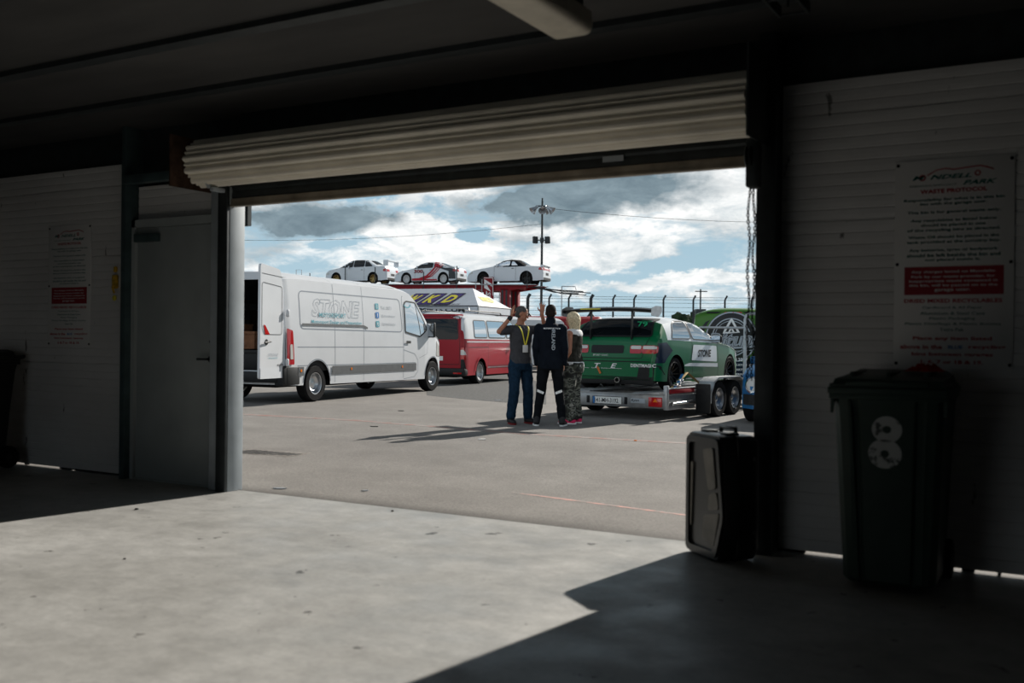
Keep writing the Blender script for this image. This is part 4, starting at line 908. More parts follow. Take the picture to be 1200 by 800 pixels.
mb = MB(); mb.tube([(Lt, .3, .34), (Lt + 1.3, Wt / 2, .36)], .04); mb.tube([(Lt, Wt - .3, .34), (Lt + 1.3, Wt / 2, .36)], .04); mb.sphere((Lt + 1.36, Wt / 2, .38), .06); mb.build('drawbar', 'galv', tr)
mb = MB(); mb.tube([(Lt + 1.1, Wt / 2 - .14, .12), (Lt + 1.1, Wt / 2 - .14, .62)], .024); mb.build('jockey_leg', 'galv', tr)
mb = MB(); mb.tube([(Lt - .3, Wt / 2, .42), (Lt - .3, Wt / 2, .8), (Lt - .15, Wt / 2, .8)], .03); mb.lathe([(.001, -.08), (.07, -.08), (.07, .08), (.001, .08)], 16, Matrix.Translation((Lt - .15, Wt / 2, .8)) @ Matrix.Rotation(PI / 2, 4, 'X')); mb.build('winch', 'steel_dark', tr)
# loading ramps stowed along the side: red one visible
mb = MB(); mb.box(.12, 1.02, -.03, .03, .43, .50, .006); mb.build('ramp', 'lorry_red', tr); mb = MB(); mb.box(.10, 1.02, -.045, .01, .50, .52, .004); mb.build('ramp_edge', 'galv', tr)
mb = MB(); mb.tube([(.15, -.05, .27), (.95, -.05, .28)], .028); mb.build('light_bar', 'chrome', tr)
mb = MB(); mb.box(.15, 1.15, .02, .05, .17, .25, .004); mb.tube([(1.1, .05, .22), (1.9, .05, .30)], .018); mb.build('lower_rail', 'galv', tr)
for x in (0.0,): mb = MB(); mb.box(-.01, .07, -.03, .03, .18, .56, .006); mb.build('corner_post', 'galv', tr)
wx = [1.58, 2.26]
for x in wx:
    for y in (-.14, Wt + .14): make_wheel('wheel', tr, x, y + (1e-3 if y > 0 else 0), .30, .20, 'alloy', 5, .62, .02, 'steel')
for x in wx: mb = MB(); mb.tube([(x, -.04, .30), (x, Wt + .04, .30)], .035); mb.build('axle', 'steel_dark', tr)
for y0, y1 in ((-.27, .0), (Wt, Wt + .27)):
    prof = [(wx[0] - .44, .26), (wx[0] - .43, .42), (wx[0] - .30, .60), (wx[0] - .12, .665), (wx[1] + .14, .665), (wx[1] + .30, .60), (wx[1] + .40, .44), (wx[1] + .42, .34)]
    up = [(a, b + 0.0) for a, b in prof]; cx_ = (wx[0] + wx[1]) / 2; inn = [(a + (.02 if a < cx_ else -.02), b - .02) for a, b in prof][::-1]; poly = up + inn; n = len(poly)
    mb = MB(); mb.add([(a, y0, b) for a, b in poly] + [(a, y1, b) for a, b in poly], [[i, (i + 1) % n, n + (i + 1) % n, n + i] for i in range(n)] + [[i, i + 1, n - 2 - i, n - 1 - i] for i in range(len(up) - 1)] + [[n + i, n + n - 1 - i, n + n - 2 - i, n + i + 1] for i in range(len(up) - 1)]); mb.build('mudguard', 'galv', tr, .5)
    mb = MB(); mb.box(wx[0] - .47, wx[0] - .43, y0 + .01, y1 - .01, .08, .56, .008); mb.build('mud_flap', 'black_plastic', tr)
TB = lambda x=-.018: Matrix(((0, 0, -1, x), (-1, 0, 0, 0), (0, 1, 0, 0), (0, 0, 0, 1)))    # 2D (right, up) on the rear face
mb = MB(); mb.box(-.012, 0, .76, 1.29, .235, .355, .004); mb.build('number_plate', 'plate', tr)
flat('plate_lettering', fit(textgeo('141-MH-3192', 1, .008), .43, .070, -1.035, .295), 'ink', tr, TB(-.0135)); flat('plate_band', ([(-1.29, .235), (-1.25, .235), (-1.25, .355), (-1.29, .355)], [[0, 1, 2, 3]]), 'blue_ink', tr, TB(-.0135))
flat('plate_border', strip([(-1.29, .236), (-.76, .236), (-.76, .354), (-1.29, .354)], .008, True), 'ink', tr, TB(-.014))
mb = MB(); mb.box(-.01, 0, .345, .60, .27, .345, .003); mb.build('maker_plate', 'grey_ink', tr); flat('maker_lettering', fit(textgeo('Ryan', 1, .02, .2), .14, .045, -.52, .31), 'ink', tr, TB(-.0115))
for y in (.69, 1.38): mb = MB(); mb.box(-.006, .01, y - .03, y + .03, .24, .36, .012); mb.build('beam_slot', 'ink', tr)
for y in (.05, Wt - .29):
    mb = MB(); mb.box(-.03, 0, y, y + .23, .225, .375, .008); o = mb.build('tail_light', 'red_lens', tr)
    flat('reflector', ([(-(y + .15), .30), (-(y + .07), .30), (-(y + .11), .36)], [[0, 1, 2]]), 'amber', o, TB(-.032))
# ================================================================== green race hatchback on the trailer
sx = thing('race_hatchback', 'green race hatchback with number 79 and a tall black rear wing', 'car')
Rr = .30; base = .435
cL = .20; co = Vector((cL, 1.12, 0)); A = yawT
sx.location = (rc.x + math.cos(A) * co.x - math.sin(A) * co.y, rc.y + math.sin(A) * co.x + math.cos(A) * co.y, GZ + base); sx.rotation_euler = (0, 0, A); sx.scale = (.93, 1, .93)
L = 4.05; W = 1.74
sh = Shell(L, W, [(0, .62), (.025, .80), (.06, .88), (.11, .93), (.26, 1.13), (.42, 1.27), (.8, 1.32), (1.4, 1.33), (1.9, 1.28), (2.35, 1.10), (2.80, .90), (3.3, .83), (3.7, .74), (3.95, .60), (L, .42)],
           [(0, .90), (.6, .90), (1.6, .88), (2.8, .84), (3.4, .76), (L, .6)], [(0, .90), (.05, .955), (.2, .99), (.6, 1), (3.2, 1), (3.7, .93), (3.95, .80), (L, .66)],
           [(0, .20), (.3, .18), (L, .12)], [.78, 3.28], Rr, .345, tumble=.36, er=.10, bulge=.05, topsm=.05)
sh.parts(sx, 'green_paint', 'silver_white', 'roof_shell', rng=(.45, 2.62)); vehicle_common(sh, sx, Rr, .21, 'dark_wheel' if 'dark_wheel' in M else 'black_paint', 10, .74, 'spoke', inset=.02, under_z=.17)  # upper shell coloured white: glare on the green roof put into its paint
o_ = sx
mb = MB(); mb.box(.0, .10, -.80, .80, .12, .28, .02); mb.build('rear_diffuser', 'black_plastic', sx)
mb = MB(); mb.lathe([(.04, -.1), (.045, -.1), (.045, .06), (.04, .06)], 20, Matrix.Translation((-.03, -.20, .20)) @ Matrix.Rotation(-PI / 2, 4, 'Y'), closed=True); mb.build('exhaust', 'chrome', sx)
rwp = rpoly([(-.70, .955), (.70, .955), (.60, 1.255), (-.60, 1.255)], .05)
sh.patch('rear_window', polygeo(rwp, .08), 'B', 'glass_dark', sx, .008); sh.patch('window_frame', strip(rwp, .03, True), 'B', 'black_plastic', sx, .011)
onrear(sh, sx, '79', -.45, 1.16, .19, .09, 'green_ink', .02, -.35, .022, 'race_number')
sh.patch('tailgate_seam', merge(strip([(-.68, .93), (-.60, .58), (.60, .58), (.68, .93)], .010), strip([(-.84, .52), (.84, .52)], .016)), 'B', 'ink', sx, .004)
sh.patch('plate_recess', polygeo(rpoly([(-.27, .66), (.33, .66), (.33, .80), (-.27, .80)], .03), .1), 'B', 'ink', sx, .006)
for s_ in (-1, 1):
    q = 'R' if s_ < 0 else 'L'
    P_ = lambda y0, y1, z0, z1: rpoly([(s_ * y0, z0), (s_ * y1, z0), (s_ * y1, z1), (s_ * y0, z1)], .035)
    for y0, y1 in ((.385, .595), (.60, .835)):
        sh.patch('tail_light', polygeo(P_(y0, y1, .66, .80), .1), 'B', 'red_lens', sx, .012); sh.patch('reversing_light', polygeo(P_(y0 + .015, y1 - .01, .735, .79), .1), 'B', 'clear_lens', sx, .016)
    sh.patch('tail_light', polygeo(rpoly([(.0, .67), (.10, .68), (.07, .79), (.0, .80)], .02), .05), q, 'red_lens', sx, .010)
    sh.patch('dark_flash', polygeo([(.03, .50), (.30, .50), (.46, .62), (.62, .72), (.40, .86), (.12, .84)], .06), q, 'navy_paint', sx, .005)
    sh.patch('bumper_corner', polygeo(rpoly([(s_ * .52, .22), (s_ * .86, .22), (s_ * .86, .46), (s_ * .56, .46)], .03), .1), 'B', 'black_plastic', sx, .008)
    w1 = rpoly([(.62, .925), (1.42, .925), (1.36, 1.24), (.98, 1.235), (.82, 1.20)], .07); w2 = rpoly([(1.50, .92), (2.50, .90), (1.98, 1.19), (1.80, 1.225), (1.44, 1.24)], .07)
    for w_ in (w1, w2): sh.patch('side_window', polygeo(w_, .08), q, 'glass_bright', sx, .008); sh.patch('window_frame', strip(w_, .016, True), q, 'ink', sx, .010)
    sh.patch('door_seam', merge(strip([(1.45, .20), (1.45, .92)], .010), strip([(1.46, .92), (1.40, 1.24)], .016), strip([(2.62, .20), (2.62, .88)], .012), strip([(1.45, .22), (2.62, .20)], .010)), q, 'ink', sx, .005)
    sh.patch('race_panel', polygeo(rpoly([(1.40, .54), (2.56, .50), (2.56, .80), (1.50, .82)], .03), .1), q, 'silver_white', sx, .006)
    sh.patch('side_flash', polygeo([(.95, .44), (2.60, .40), (2.60, .47), (1.3, .49)], .1), q, 'silver_white', sx, .006); sh.patch('side_flash', polygeo([(1.1, .16), (2.9, .16), (2.9, .20), (1.2, .22)], .1), q, 'silver_white', sx, .006)
    sg = 1 if q == 'R' else -1
    sh.patch('lettering', tf(fit(textgeo('STONE', 1, .04, .3), .62, .14), sg, 1, 1.98, .66), q, 'ink', sx, .010)
    sh.patch('headlight', polygeo(rpoly([(3.62, .56), (3.96, .52), (3.92, .64), (3.64, .68)], .03), .06), q, 'clear_lens', sx, .008)
    ar = [(.78 + .355 * math.cos(a), Rr + .355 * math.sin(a)) for a in np.linspace(.12, PI - .12, 20)]
    sh.patch('wheel_arch_lip', merge(strip(ar, .03), strip([(a - .78 + 3.28, b) for a, b in ar], .03)), q, 'ink', sx, .014)
onrear(sh, sx, 'DENTMAGIC', -.62, .455, .42, .06, 'white_ink', .03, 0, .012)
for t, y in (('R', .52), ('T', .20), ('E', -.10)): onrear(sh, sx, t, y, .44, .12, .085, 'white_ink', .02, .3, .012)
onrear(sh, sx, 'Rathcoole  Tyre & Exhaust Centre', .18, .395, .85, .022, 'white_ink', .0, .2, .012)
onrear(sh, sx, 'SPORT CIVIC', .15, .625, .28, .028, 'white_ink', .0, 0, .010); 
sh.patch('tow_strap', strip([(.20, .42), (.14, .30)], .035), 'B', mat('orange strap', (.55, .16, .04), .7), sx, .02)
sh.patch('windscreen', polygeo(rpoly([(1.98, -.54), (2.74, -.70), (2.74, .70), (1.98, .54)], .06), .08), 'T', 'glass_bright', sx, .008)
wing_mirror(sx, 2.42, .80, .93, 'black_plastic', .95)
# rear wing
wz = 1.40; mb = MB(); a_ = []
for y in np.linspace(-.82, .82, 13):
    z0 = wz + .035 * (1 - (abs(y) / .82) ** 2) ; a_.append([(-.08 + .0, y, z0 + .01), (.02, y, z0 + .035), (.14, y, z0 + .03), (.22, y, z0), (.14, y, z0 - .03), (.02, y, z0 - .045), (-.07, y, z0 - .035)])
mb.rings(a_); wg = mb.build('rear_wing', 'black_paint', sx)
for s_ in (-1, 1):
    mb = MB(); mb.prism(rpoly([(-.13, -.10), (.14, -.12), (.27, -.02), (.25, .07), (.02, .07), (-.13, .02)], .03), -.005, .005, Matrix.Translation((0, s_ * .825, wz + .01)) @ Matrix.Rotation(PI / 2, 4, 'X')); mb.build('end_plate', 'dark_grey_paint' if s_ > 0 else 'galv', wg)
    mb = MB(); y = s_ * .38; mb.add([(.05, y - .006, .90), (.12, y - .006, .92), (.12, y - .006, wz + .02), (.06, y - .006, wz + .02), (.05, y + .006, .90), (.12, y + .006, .92), (.12, y + .006, wz + .02), (.06, y + .006, wz + .02)], [[0, 1, 2, 3], [7, 6, 5, 4], [0, 4, 5, 1], [1, 5, 6, 2], [2, 6, 7, 3], [3, 7, 4, 0]]); mb.build('wing_strut', 'black_plastic', sx)
mb = MB(); mb.box(-.084, -.070, .12, .50, wz + .026, wz + .042); mb.build('wing_sticker', 'yellow', wg)
# tie down straps
def strapobj(pts, w, label, m, grp=None):
    mb = MB(); T = sx.matrix_basis.copy(); P = [Vector(p) for p in pts]
    mb.tube(P, w, 6, ry=w * .25); o = mb.build('tie_down_strap', m, None); o.location = sx.location; o.rotation_euler = sx.rotation_euler
    r = MB(); q = P[1]; r.box(q.x - .05, q.x + .05, q.y - .05, q.y + .05, q.z - .03, q.z + .03, .01); r.build('ratchet', 'chrome', o); return tag(o, label, 'strap')
strapobj([(.35, -.90, .02), (.62, -.98, .18), (1.02, -.92, .30), (1.55, -1.05, .00)], .030, 'ochre ratchet strap lashed over the rear wheel of the race car', 'strap')
strapobj([(.30, -.95, -.02), (.48, -1.0, .12), (.75, -.96, .28)], .028, 'blue strap end at the rear corner of the car trailer', 'strap_blue')
strapobj([(2.75, -.95, .05), (3.05, -.98, .16), (3.50, -.96, .14), (3.95, -.98, -.02)], .028, 'strap lashed over the front wheel of the race car above the mudguard', 'strap')
# silver tubular frame behind the car
pb = G(873, 486); fr_ = thing('tube_frame', 'silver tubular hoop frame standing between the race car and the green van', 'frame')
Zf = 20.9; p0 = CW(.2340 * Zf, Zf); fr_.location = (p0.x, p0.y, GZ); fr_.rotation_euler = (0, 0, rad(29.7))
mb = MB(); zt = 1.85; mb.tube([(0, 0, 0), (0, 0, zt - .12), (.03, 0, zt - .03), (.10, 0, zt), (.30, 0, zt), (.37, 0, zt - .03), (.40, 0, zt - .12), (.40, 0, 0)], .035); mb.build('hoop', 'galv', fr_)
mb = MB(); mb.tube([(-.96, 0, 1.55), (0, 0, 1.55)], .026); mb.build('cross_bar', 'galv', fr_); mb = MB(); mb.tube([(-.96, 0, 1.55), (-.96, 0, 0)], .022); mb.build('leg', 'galv', fr_)
# ================================================================== smaller cars
def simple_car(name, label, kind, paint_m, loc, yaw, rim='alloy', group=None, up=None, spokes=7, **o):
    r = thing(name, label, 'car', loc, yaw, group)
    K = {
     'saloon': dict(L=4.5, W=1.77, top=[(0, .70), (.03, .92), (.10, 1.02), (.62, 1.06), (.75, 1.10), (1.30, 1.37), (1.75, 1.43), (2.3, 1.42), (2.6, 1.36), (3.35, .98), (3.5, .95), (4.1, .84), (4.4, .66), (4.5, .45)], belt=[(0, .94), (1, .94), (3.3, .90), (4.5, .7)], wh=[.95, 3.58],
          win=[[(.98, 1.00), (1.52, .98), (1.50, 1.32), (1.38, 1.31)], [(1.58, .98), (2.32, .96), (2.30, 1.34), (1.56, 1.33)], [(2.38, .96), (3.28, .93), (2.68, 1.28), (2.36, 1.34)]], rw=(.80, 1.26, .60, .52), fw=(2.62, 3.30, .60, .70)),
     'coupe': dict(L=4.35, W=1.78, top=[(0, .62), (.03, .84), (.10, .93), (.35, .97), (.85, 1.10), (1.30, 1.24), (1.75, 1.29), (2.15, 1.27), (2.45, 1.18), (3.05, .90), (3.8, .78), (4.2, .62), (4.35, .42)], belt=[(0, .88), (1, .88), (3, .84), (4.35, .62)], wh=[.88, 3.40],
          win=[[(1.05, .94), (1.52, .93), (1.50, 1.16), (1.30, 1.14)], [(1.60, .92), (2.85, .88), (2.35, 1.14), (2.10, 1.20), (1.58, 1.18)]], rw=(.62, 1.22, .58, .46), fw=(2.40, 3.0, .56, .68)),
     'convertible': dict(L=4.5, W=1.72, top=[(0, .62), (.03, .84), (.08, .90), (.75, .95), (1.0, .97), (1.25, 1.12), (1.50, 1.24), (1.95, 1.27), (2.35, 1.22), (2.95, .93), (3.2, .89), (4.0, .78), (4.35, .62), (4.5, .42)], belt=[(0, .87), (1, .89), (3, .86), (4.5, .62)], wh=[.95, 3.45],
          win=[[(1.42, .935), (1.82, .93), (1.80, 1.15), (1.66, 1.14)], [(1.90, .93), (2.88, .90), (2.36, 1.15), (1.88, 1.17)]], rw=(1.02, 1.38, .50, .46), fw=(2.36, 2.95, .54, .66)),
    }[kind]
    L = K['L']; sh = Shell(L, K['W'], K['top'], K['belt'], [(0, .88), (.05, .93), (.2, .985), (.5, 1), (L - 1, 1), (L - .4, .93), (L - .12, .82), (L, .66)], [(0, .24), (.3, .2), (L, .17)], K['wh'], .31, .37, tumble=.38, er=.09)
    if up: sh.parts(r, paint_m, up, 'soft_top', rng=(1.0, 2.32))
    else: sh.parts(r, paint_m)
    vehicle_common(sh, r, .31, .21, rim, spokes, .72, 'spoke')
    gm = o.get('glass', 'glass_dark')
    for q in 'RL':
        for w_ in K['win']: pp = rpoly(w_, .06); sh.patch('side_window', polygeo(pp, .1), q, gm, r, .008); sh.patch('window_frame', strip(pp, .018, True), q, 'ink', r, .010)
        sh.patch('door_seam', merge(strip([(1.56, .22), (1.56, .92)], .012), strip([(2.80, .22), (2.80, .88)], .012)), q, 'ink', r, .004)
        sh.patch('tail_light', polygeo(rpoly([(.0, .70), (.26, .72), (.22, .84), (.0, .85)], .02), .06), q, 'red_lens', r, .008)
        sh.patch('headlight', polygeo(rpoly([(L - .42, .56), (L - .10, .52), (L - .14, .64), (L - .40, .68)], .02), .06), q, 'clear_lens', r, .008)
        sh.patch('door_handle', polygeo([(1.66, .78), (1.80, .78), (1.80, .81), (1.66, .81)]), q, 'grey_plastic', r, .015)
    a, b, w0, w1 = K['rw']; sh.patch('rear_window', polygeo(rpoly([(a, -w0), (b, -w1), (b, w1), (a, w0)], .06), .1), 'T', gm, r, .008)
    a, b, w0, w1 = K['fw']; sh.patch('windscreen', polygeo(rpoly([(a, -w0), (b, -w1), (b, w1), (a, w0)], .06), .1), 'T', gm, r, .008)
    for s_ in (-1, 1): sh.patch('tail_light', polygeo(rpoly([(s_ * .42, .70), (s_ * .80, .70), (s_ * .80, .83), (s_ * .42, .83)], .02), .1), 'B', 'red_lens', r, .010)
    sh.patch('number_plate', polygeo([(-.25, .48), (.25, .48), (.25, .60), (-.25, .60)], .2), 'B', o.get('plate', 'ink'), r, .01)
    sh.patch('bumper_trim', polygeo(rpoly([(-.7, .24), (.7, .24), (.7, .36), (-.7, .36)], .03), .2), 'B', 'black_plastic', r, .008)
    wing_mirror(r, 2.62, K['W'] / 2 - .08, .95, paint_m if not up else paint_m, .9)
    return r, sh
# ================================================================== car transporter, cars on its upper deck
yawC = camyaw(-.951, .309)
tp0 = CW(2.35, 56.0)
ct_ = thing('car_transporter', 'tall red car transporter trailer carrying three cars on its upper deck', 'transporter', (tp0.x, tp0.y, GZ), yawC)
# local: x towards the left of the photo, y: right side of travel is away from the camera -> near side is +y
DZ = 4.22 - GZ
def dk(x): return DZ + .012 * x
for y in (.15, 2.0):
    mb = MB(); mb.add([(.6, y - .12, DZ - .10), (2.2, y - .12, DZ - .34), (16.5, y - .12, DZ - .30 + .15), (16.5, y - .12, DZ + .15), (.3, y - .12, DZ - .02), (.6, y + .12, DZ - .10), (2.2, y + .12, DZ - .34), (16.5, y + .12, DZ - .15), (16.5, y + .12, DZ + .15), (.3, y + .12, DZ - .02)],
      [[0, 1, 2, 3, 4], [9, 8, 7, 6, 5], [0, 5, 6, 1], [1, 6, 7, 2], [2, 7, 8, 3], [3, 8, 9, 4], [4, 9, 5, 0]]); mb.build('deck_beam', 'lorry_red', ct_)
    mb = MB(); mb.box(.5, 16.4, y - .28, y + .28, DZ - .04, DZ + .0, .01, Matrix.Rotation(-.009, 4, 'Y')); mb.build('wheel_track', 'galv', ct_)
mb = MB(); [mb.box(x, x + .12, .1, 2.1, DZ - .22, DZ - .06) for x in np.arange(1.5, 16, 1.2)]; mb.build('cross_member', 'lorry_red', ct_)
for y in (.25, 1.9):
    mb = MB(); mb.box(2.0, 2.5, y - .22, y + .22, .8, DZ - .2, .02); c_ = mb.build('lift_column', 'lorry_red', ct_)
    mb = MB(); mb.box(2.08, 2.18, y - .235, y + .235, .8, DZ - .3); mb.box(2.32, 2.42, y - .235, y + .235, .8, DZ - .3); mb.build('slide_rail', 'steel_dark', c_)
    mb = MB(); mb.box(13.2, 13.9, y - .22, y + .22, .8, DZ + .1, .02); mb.build('lift_column', 'lorry_red', ct_)
# name tower
for y in (-.05,):
    mb = MB(); mb.box(2.86, 3.42, 2.14, 2.26, 1.2, DZ + .42, .01); t_ = mb.build('name_panel', 'lorry_red', ct_)
    TP = Matrix(((-1, 0, 0, 3.14), (0, 0, 1, 2.268), (0, 1, 0, 0), (0, 0, 0, 1)))
    flat('panel_arrow', merge(([(-.24, DZ + .32), (-.24, DZ - .18), (.16, DZ - .40), (-.06, DZ - .06)], [[0, 1, 2, 3]]), strip([(-.27, DZ + .37), (.27, DZ + .37), (.27, DZ - .6)], .035), ([(-.22, DZ + .30), (.22, DZ + .02), (.22, DZ - .12), (-.22, DZ + .16)], [[0, 1, 2, 3]])), 'white_ink', t_, TP)
    flat('panel_lettering', tf(fit(textgeo('TRANS', 1, .02), 1.25, .24), 1, 1, .02, DZ - 1.05, PI / 2), 'white_ink', t_, TP)
    flat('panel_stripe', strip([(-.22, DZ - 1.7), (-.10, DZ - .35)], .05), 'white_ink', t_, TP)
def ladder(x, y, z0, z1):
    mb = MB(); [mb.tube([(x + s_, y, z0), (x + s_, y, z1)], .022, 6) for s_ in (0, .36)]; [mb.tube([(x, y, z), (x + .36, y, z)], .016, 6) for z in np.arange(z0 + .2, z1, .32)]; mb.build('ladder', 'galv', ct_)
ladder(3.50, 2.3, 1.2, DZ + .30); ladder(2.85, 1.2, 1.2, DZ - .3)
for x in (.9, 5.0, 7.0, 10.0, 11.9, 14.2): mb = MB(); mb.tube([(x, 2.28, DZ - .2), (x, 2.28, DZ + (1.05 if x in (5.0, 10.0, 11.9) else .75))], .028, 6); mb.build('guard_post', 'steel_dark', ct_)
mb = MB(); mb.tube([(.9, 2.28, DZ - .02), (15.5, 2.28, DZ + .12)], .03, 6); mb.build('guard_rail', 'galv', ct_)
mb = MB(); mb.tube([(15.1, 2.28, DZ), (15.1, 2.28, DZ + .95), (14.75, 2.28, DZ + .95), (14.75, 2.28, DZ)], .02, 6); mb.build('guard_hoop', 'galv', ct_)
# ramps sticking out behind
for y in (.2, 1.9):
    mb = MB(); mb.tube([(1.0, y, DZ - .12), (.2, y, DZ - .22), (-.5, y, DZ - .42), (-1.9, y, DZ - .50)], .05, 6, ry=.03); mb.tube([(.6, y + .2, DZ - .12), (-.6, y + .2, DZ - .30), (-2.2, y + .2, DZ - .40)], .03, 6); mb.build('tail_ramp', 'steel_dark', ct_)
mb = MB(); mb.tube([(-.95, 1.9, 1.0), (-.95, 1.9, DZ - .10)], .03, 6); mb.tube([(-.95, 1.9, DZ - .10), (-1.7, 1.9, DZ - .12), (-1.75, 1.9, DZ - .3)], .025, 6); mb.build('tail_ladder', 'galv', ct_)
mb = MB(); mb.box(.8, 16, .1, 2.1, 1.0, 1.18, .02); mb.box(.8, 16, .1, .3, .8, 1.0); mb.box(.8, 16, 1.9, 2.1, .8, 1.0); mb.build('lower_deck', 'lorry_red', ct_)
for x in (3.2, 4.4, 5.6):
    for y in (.25, 2.0): make_wheel('wheel', ct_, x, y * 1.0 + .001, .48, .3, 'alloy_white', 5, .58, .02, 'steel')
mb = MB(); mb.box(14.6, 16.4, .05, 2.15, .7, 3.2, .08); mb.build('headboard', 'lorry_red', ct_)
def on_deck(xr, y=1.08, z=0): # world point on the upper deck
    a = yawC; return (tp0.x + xr * math.cos(a) - y * math.sin(a), tp0.y + xr * math.sin(a) + y * math.cos(a), GZ + DZ + .012 * xr + z)
r1, s1 = simple_car('convertible_car', 'white convertible with folded up black soft top at rear end of the transporter deck', 'convertible', 'silver_white', on_deck(.12, 1.08, .0), yawC, 'black_paint', up='soft_top', glass='glass_bright', spokes=6)
mb = MB(); mb.box(.0, .22, -.70, .70, .93, .965, .015); mb.box(.02, .18, -.70, -.66, .88, .95); mb.box(.02, .18, .66, .70, .88, .95); mb.build('boot_spoiler', 'silver_white', r1)
s1.patch('rear_light_bar', polygeo([(-.4, .72), (.4, .72), (.4, .80), (-.4, .80)], .2), 'B', 'red_lens', r1, .012)
r2, s2 = simple_car('race_coupe', 'white race coupe with red sweeping stripes and black tail on the transporter', 'coupe', 'silver_white', on_deck(5.15, 1.08), yawC, 'alloy_white', spokes=10)
for q in 'RL':
    sg = -1 if q == 'L' else 1
    s2.patch('black_tail', polygeo([(0, .3), (.5, .3), (.52, .72), (1.25, .92), (.9, 1.05), (.35, .96), (0, .9)], .1), q, 'dark_grey_paint', r2, .006)
    for off_, w_ in ((0, .10), (.2, .07), (.36, .05)):
        pts = [(3.1 - off_, .27), (2.5 - off_, .30), (2.0 - off_, .45), (1.65 - off_, .72), (1.42 - off_, .95), (1.25 - off_, 1.12)]; s2.patch('red_stripe', strip(pts, w_), q, 'red_ink', r2, .014)
    s2.patch('sill_stripe', strip([(1.3, .25), (3.0, .25)], .08), q, 'red_ink', r2, .012)
    s2.patch('lettering', tf(fit(textgeo('300', 1, .04), .62, .20), sg, 1, 2.55, .72), q, 'ink', r2, .012); s2.patch('lettering', tf(fit(textgeo('300', 1, .0), .60, .17), sg, 1, 2.55, .72), q, 'red_ink', r2, .016)
    s2.patch('red_roof_flash', polygeo([(1.15, .98), (1.45, 1.0), (1.55, 1.24), (1.25, 1.20)], .08), q, 'red_ink', r2, .016)
r3, s3 = simple_car('winged_saloon', 'white saloon with tall boot wing and bronze wheels at front end of the transporter', 'saloon', 'silver_white', on_deck(9.45, 1.08), yawC, 'gold', spokes=6)
mb = MB(); mb.box(-.02, .28, -.72, .72, 1.30, 1.335, .012); mb.build('boot_wing', 'silver_white', r3)
for s_ in (-1, 1): mb = MB(); mb.box(-.04, .30, s_ * .72 - .012, s_ * .72 + .012, 1.04, 1.36, .01); mb.build('wing_strut', 'silver_white', r3)
r1.scale = (1, 1, 1.13); r2.scale = (.9, 1, 1.02); r3.scale = (.9, 1, 1.02)
# ================================================================== canopy tent
tc = CW(-1.13, 33.0); tent = thing('canopy_tent', 'pale canopy tent with WKD lettering behind the red and white van', 'tent', (tc.x, tc.y, GZ), yaw2)
zE, zR = 2.36, 3.03; wl, dp = 5.2, 3.0                 # x: away (depth), y: to the left
E = [(0, 0, zE), (0, wl, zE), (dp, wl, zE), (dp, 0, zE)]; Rg = [(dp / 2, .85, zR), (dp / 2, wl - .85, zR)]
mb = MB(); mb.add(E + Rg + [(a, b, c - .02) for a, b, c in E + Rg], [[0, 4, 5, 1], [1, 5, 2], [2, 5, 4, 3], [3, 4, 0], [6, 7, 11, 10], [7, 8, 11], [8, 9, 10, 11], [9, 6, 10]]); mb.build('canopy', 'canopy', tent, .1)
mb = MB(); vz = .24; pts = E + [E[0]]
for a, b in zip(pts, pts[1:]): mb.add([a, b, (b[0], b[1], b[2] - vz), (a[0], a[1], a[2] - vz)], [[0, 1, 2, 3]])
mb.build('valance', 'canopy', tent, .1)
mb = MB(); [mb.tube([a, b], .018, 6) for a, b in zip(pts, pts[1:])]; mb.build('eave_trim', 'ink', tent)
for a, b, _ in E: mb = MB(); mb.box(a - .02, a + .02, b - .02, b + .02, 0, zE); mb.build('leg', 'alu', tent)
sl = Vector((dp / 2, 0, zR - zE)).normalized(); TS = Matrix((( 0, sl.x, -sl.z, -.02), (-1, 0, 0, 0), (0, sl.z, sl.x, zE + .012), (0, 0, 0, 1)))
for i, (t, y) in enumerate((('W', 2.70), ('K', 2.02), ('D', 1.32))):
    h0, h1 = .10, 1.12; pg = [(-y - .34, h0), (-y + .20, h0), (-y + .42, h1), (-y - .10, h1)]
    flat('logo_panel', (pg, [[0, 1, 2, 3]]), 'purple', tent, TS); flat('panel_edge', strip([(a, b) for a, b in pg], .04, True), 'ink', tent, TS @ Matrix.Translation((0, 0, .004)))
    flat('lettering', fit(textgeo(t, 1, .04, .3), .44, .72, -y + .04, .61), 'yellow', tent, TS @ Matrix.Translation((0, 0, .008)))
flat('lettering', fit(textgeo('MOTORSPORTS', 1, .01, .4), 1.1, .12, -1.25, .10), 'ink', tent, TS @ Matrix.Translation((0, 0, .006)))
TVv = Matrix(((0, 0, -1, -.014), (-1, 0, 0, 0), (0, 1, 0, 0), (0, 0, 0, 1)))
flat('lettering', fit(textgeo('MOTORSPORTS.COM', 1, .03), 3.0, .13, -2.0, zE - .13), 'ink', tent, TVv)
s2_ = Vector((0, .85, zR - zE)).normalized(); TR = Matrix(((1, 0, 0, 0), (0, s2_.y, -s2_.z, -.012), (0, s2_.z, s2_.y, zE + .01), (0, 0, 0, 1)))
flat('lettering', fit(textgeo('WKD', 1, .03, .2), 1.1, .30, 1.5, .42), 'yellow', tent, TR)
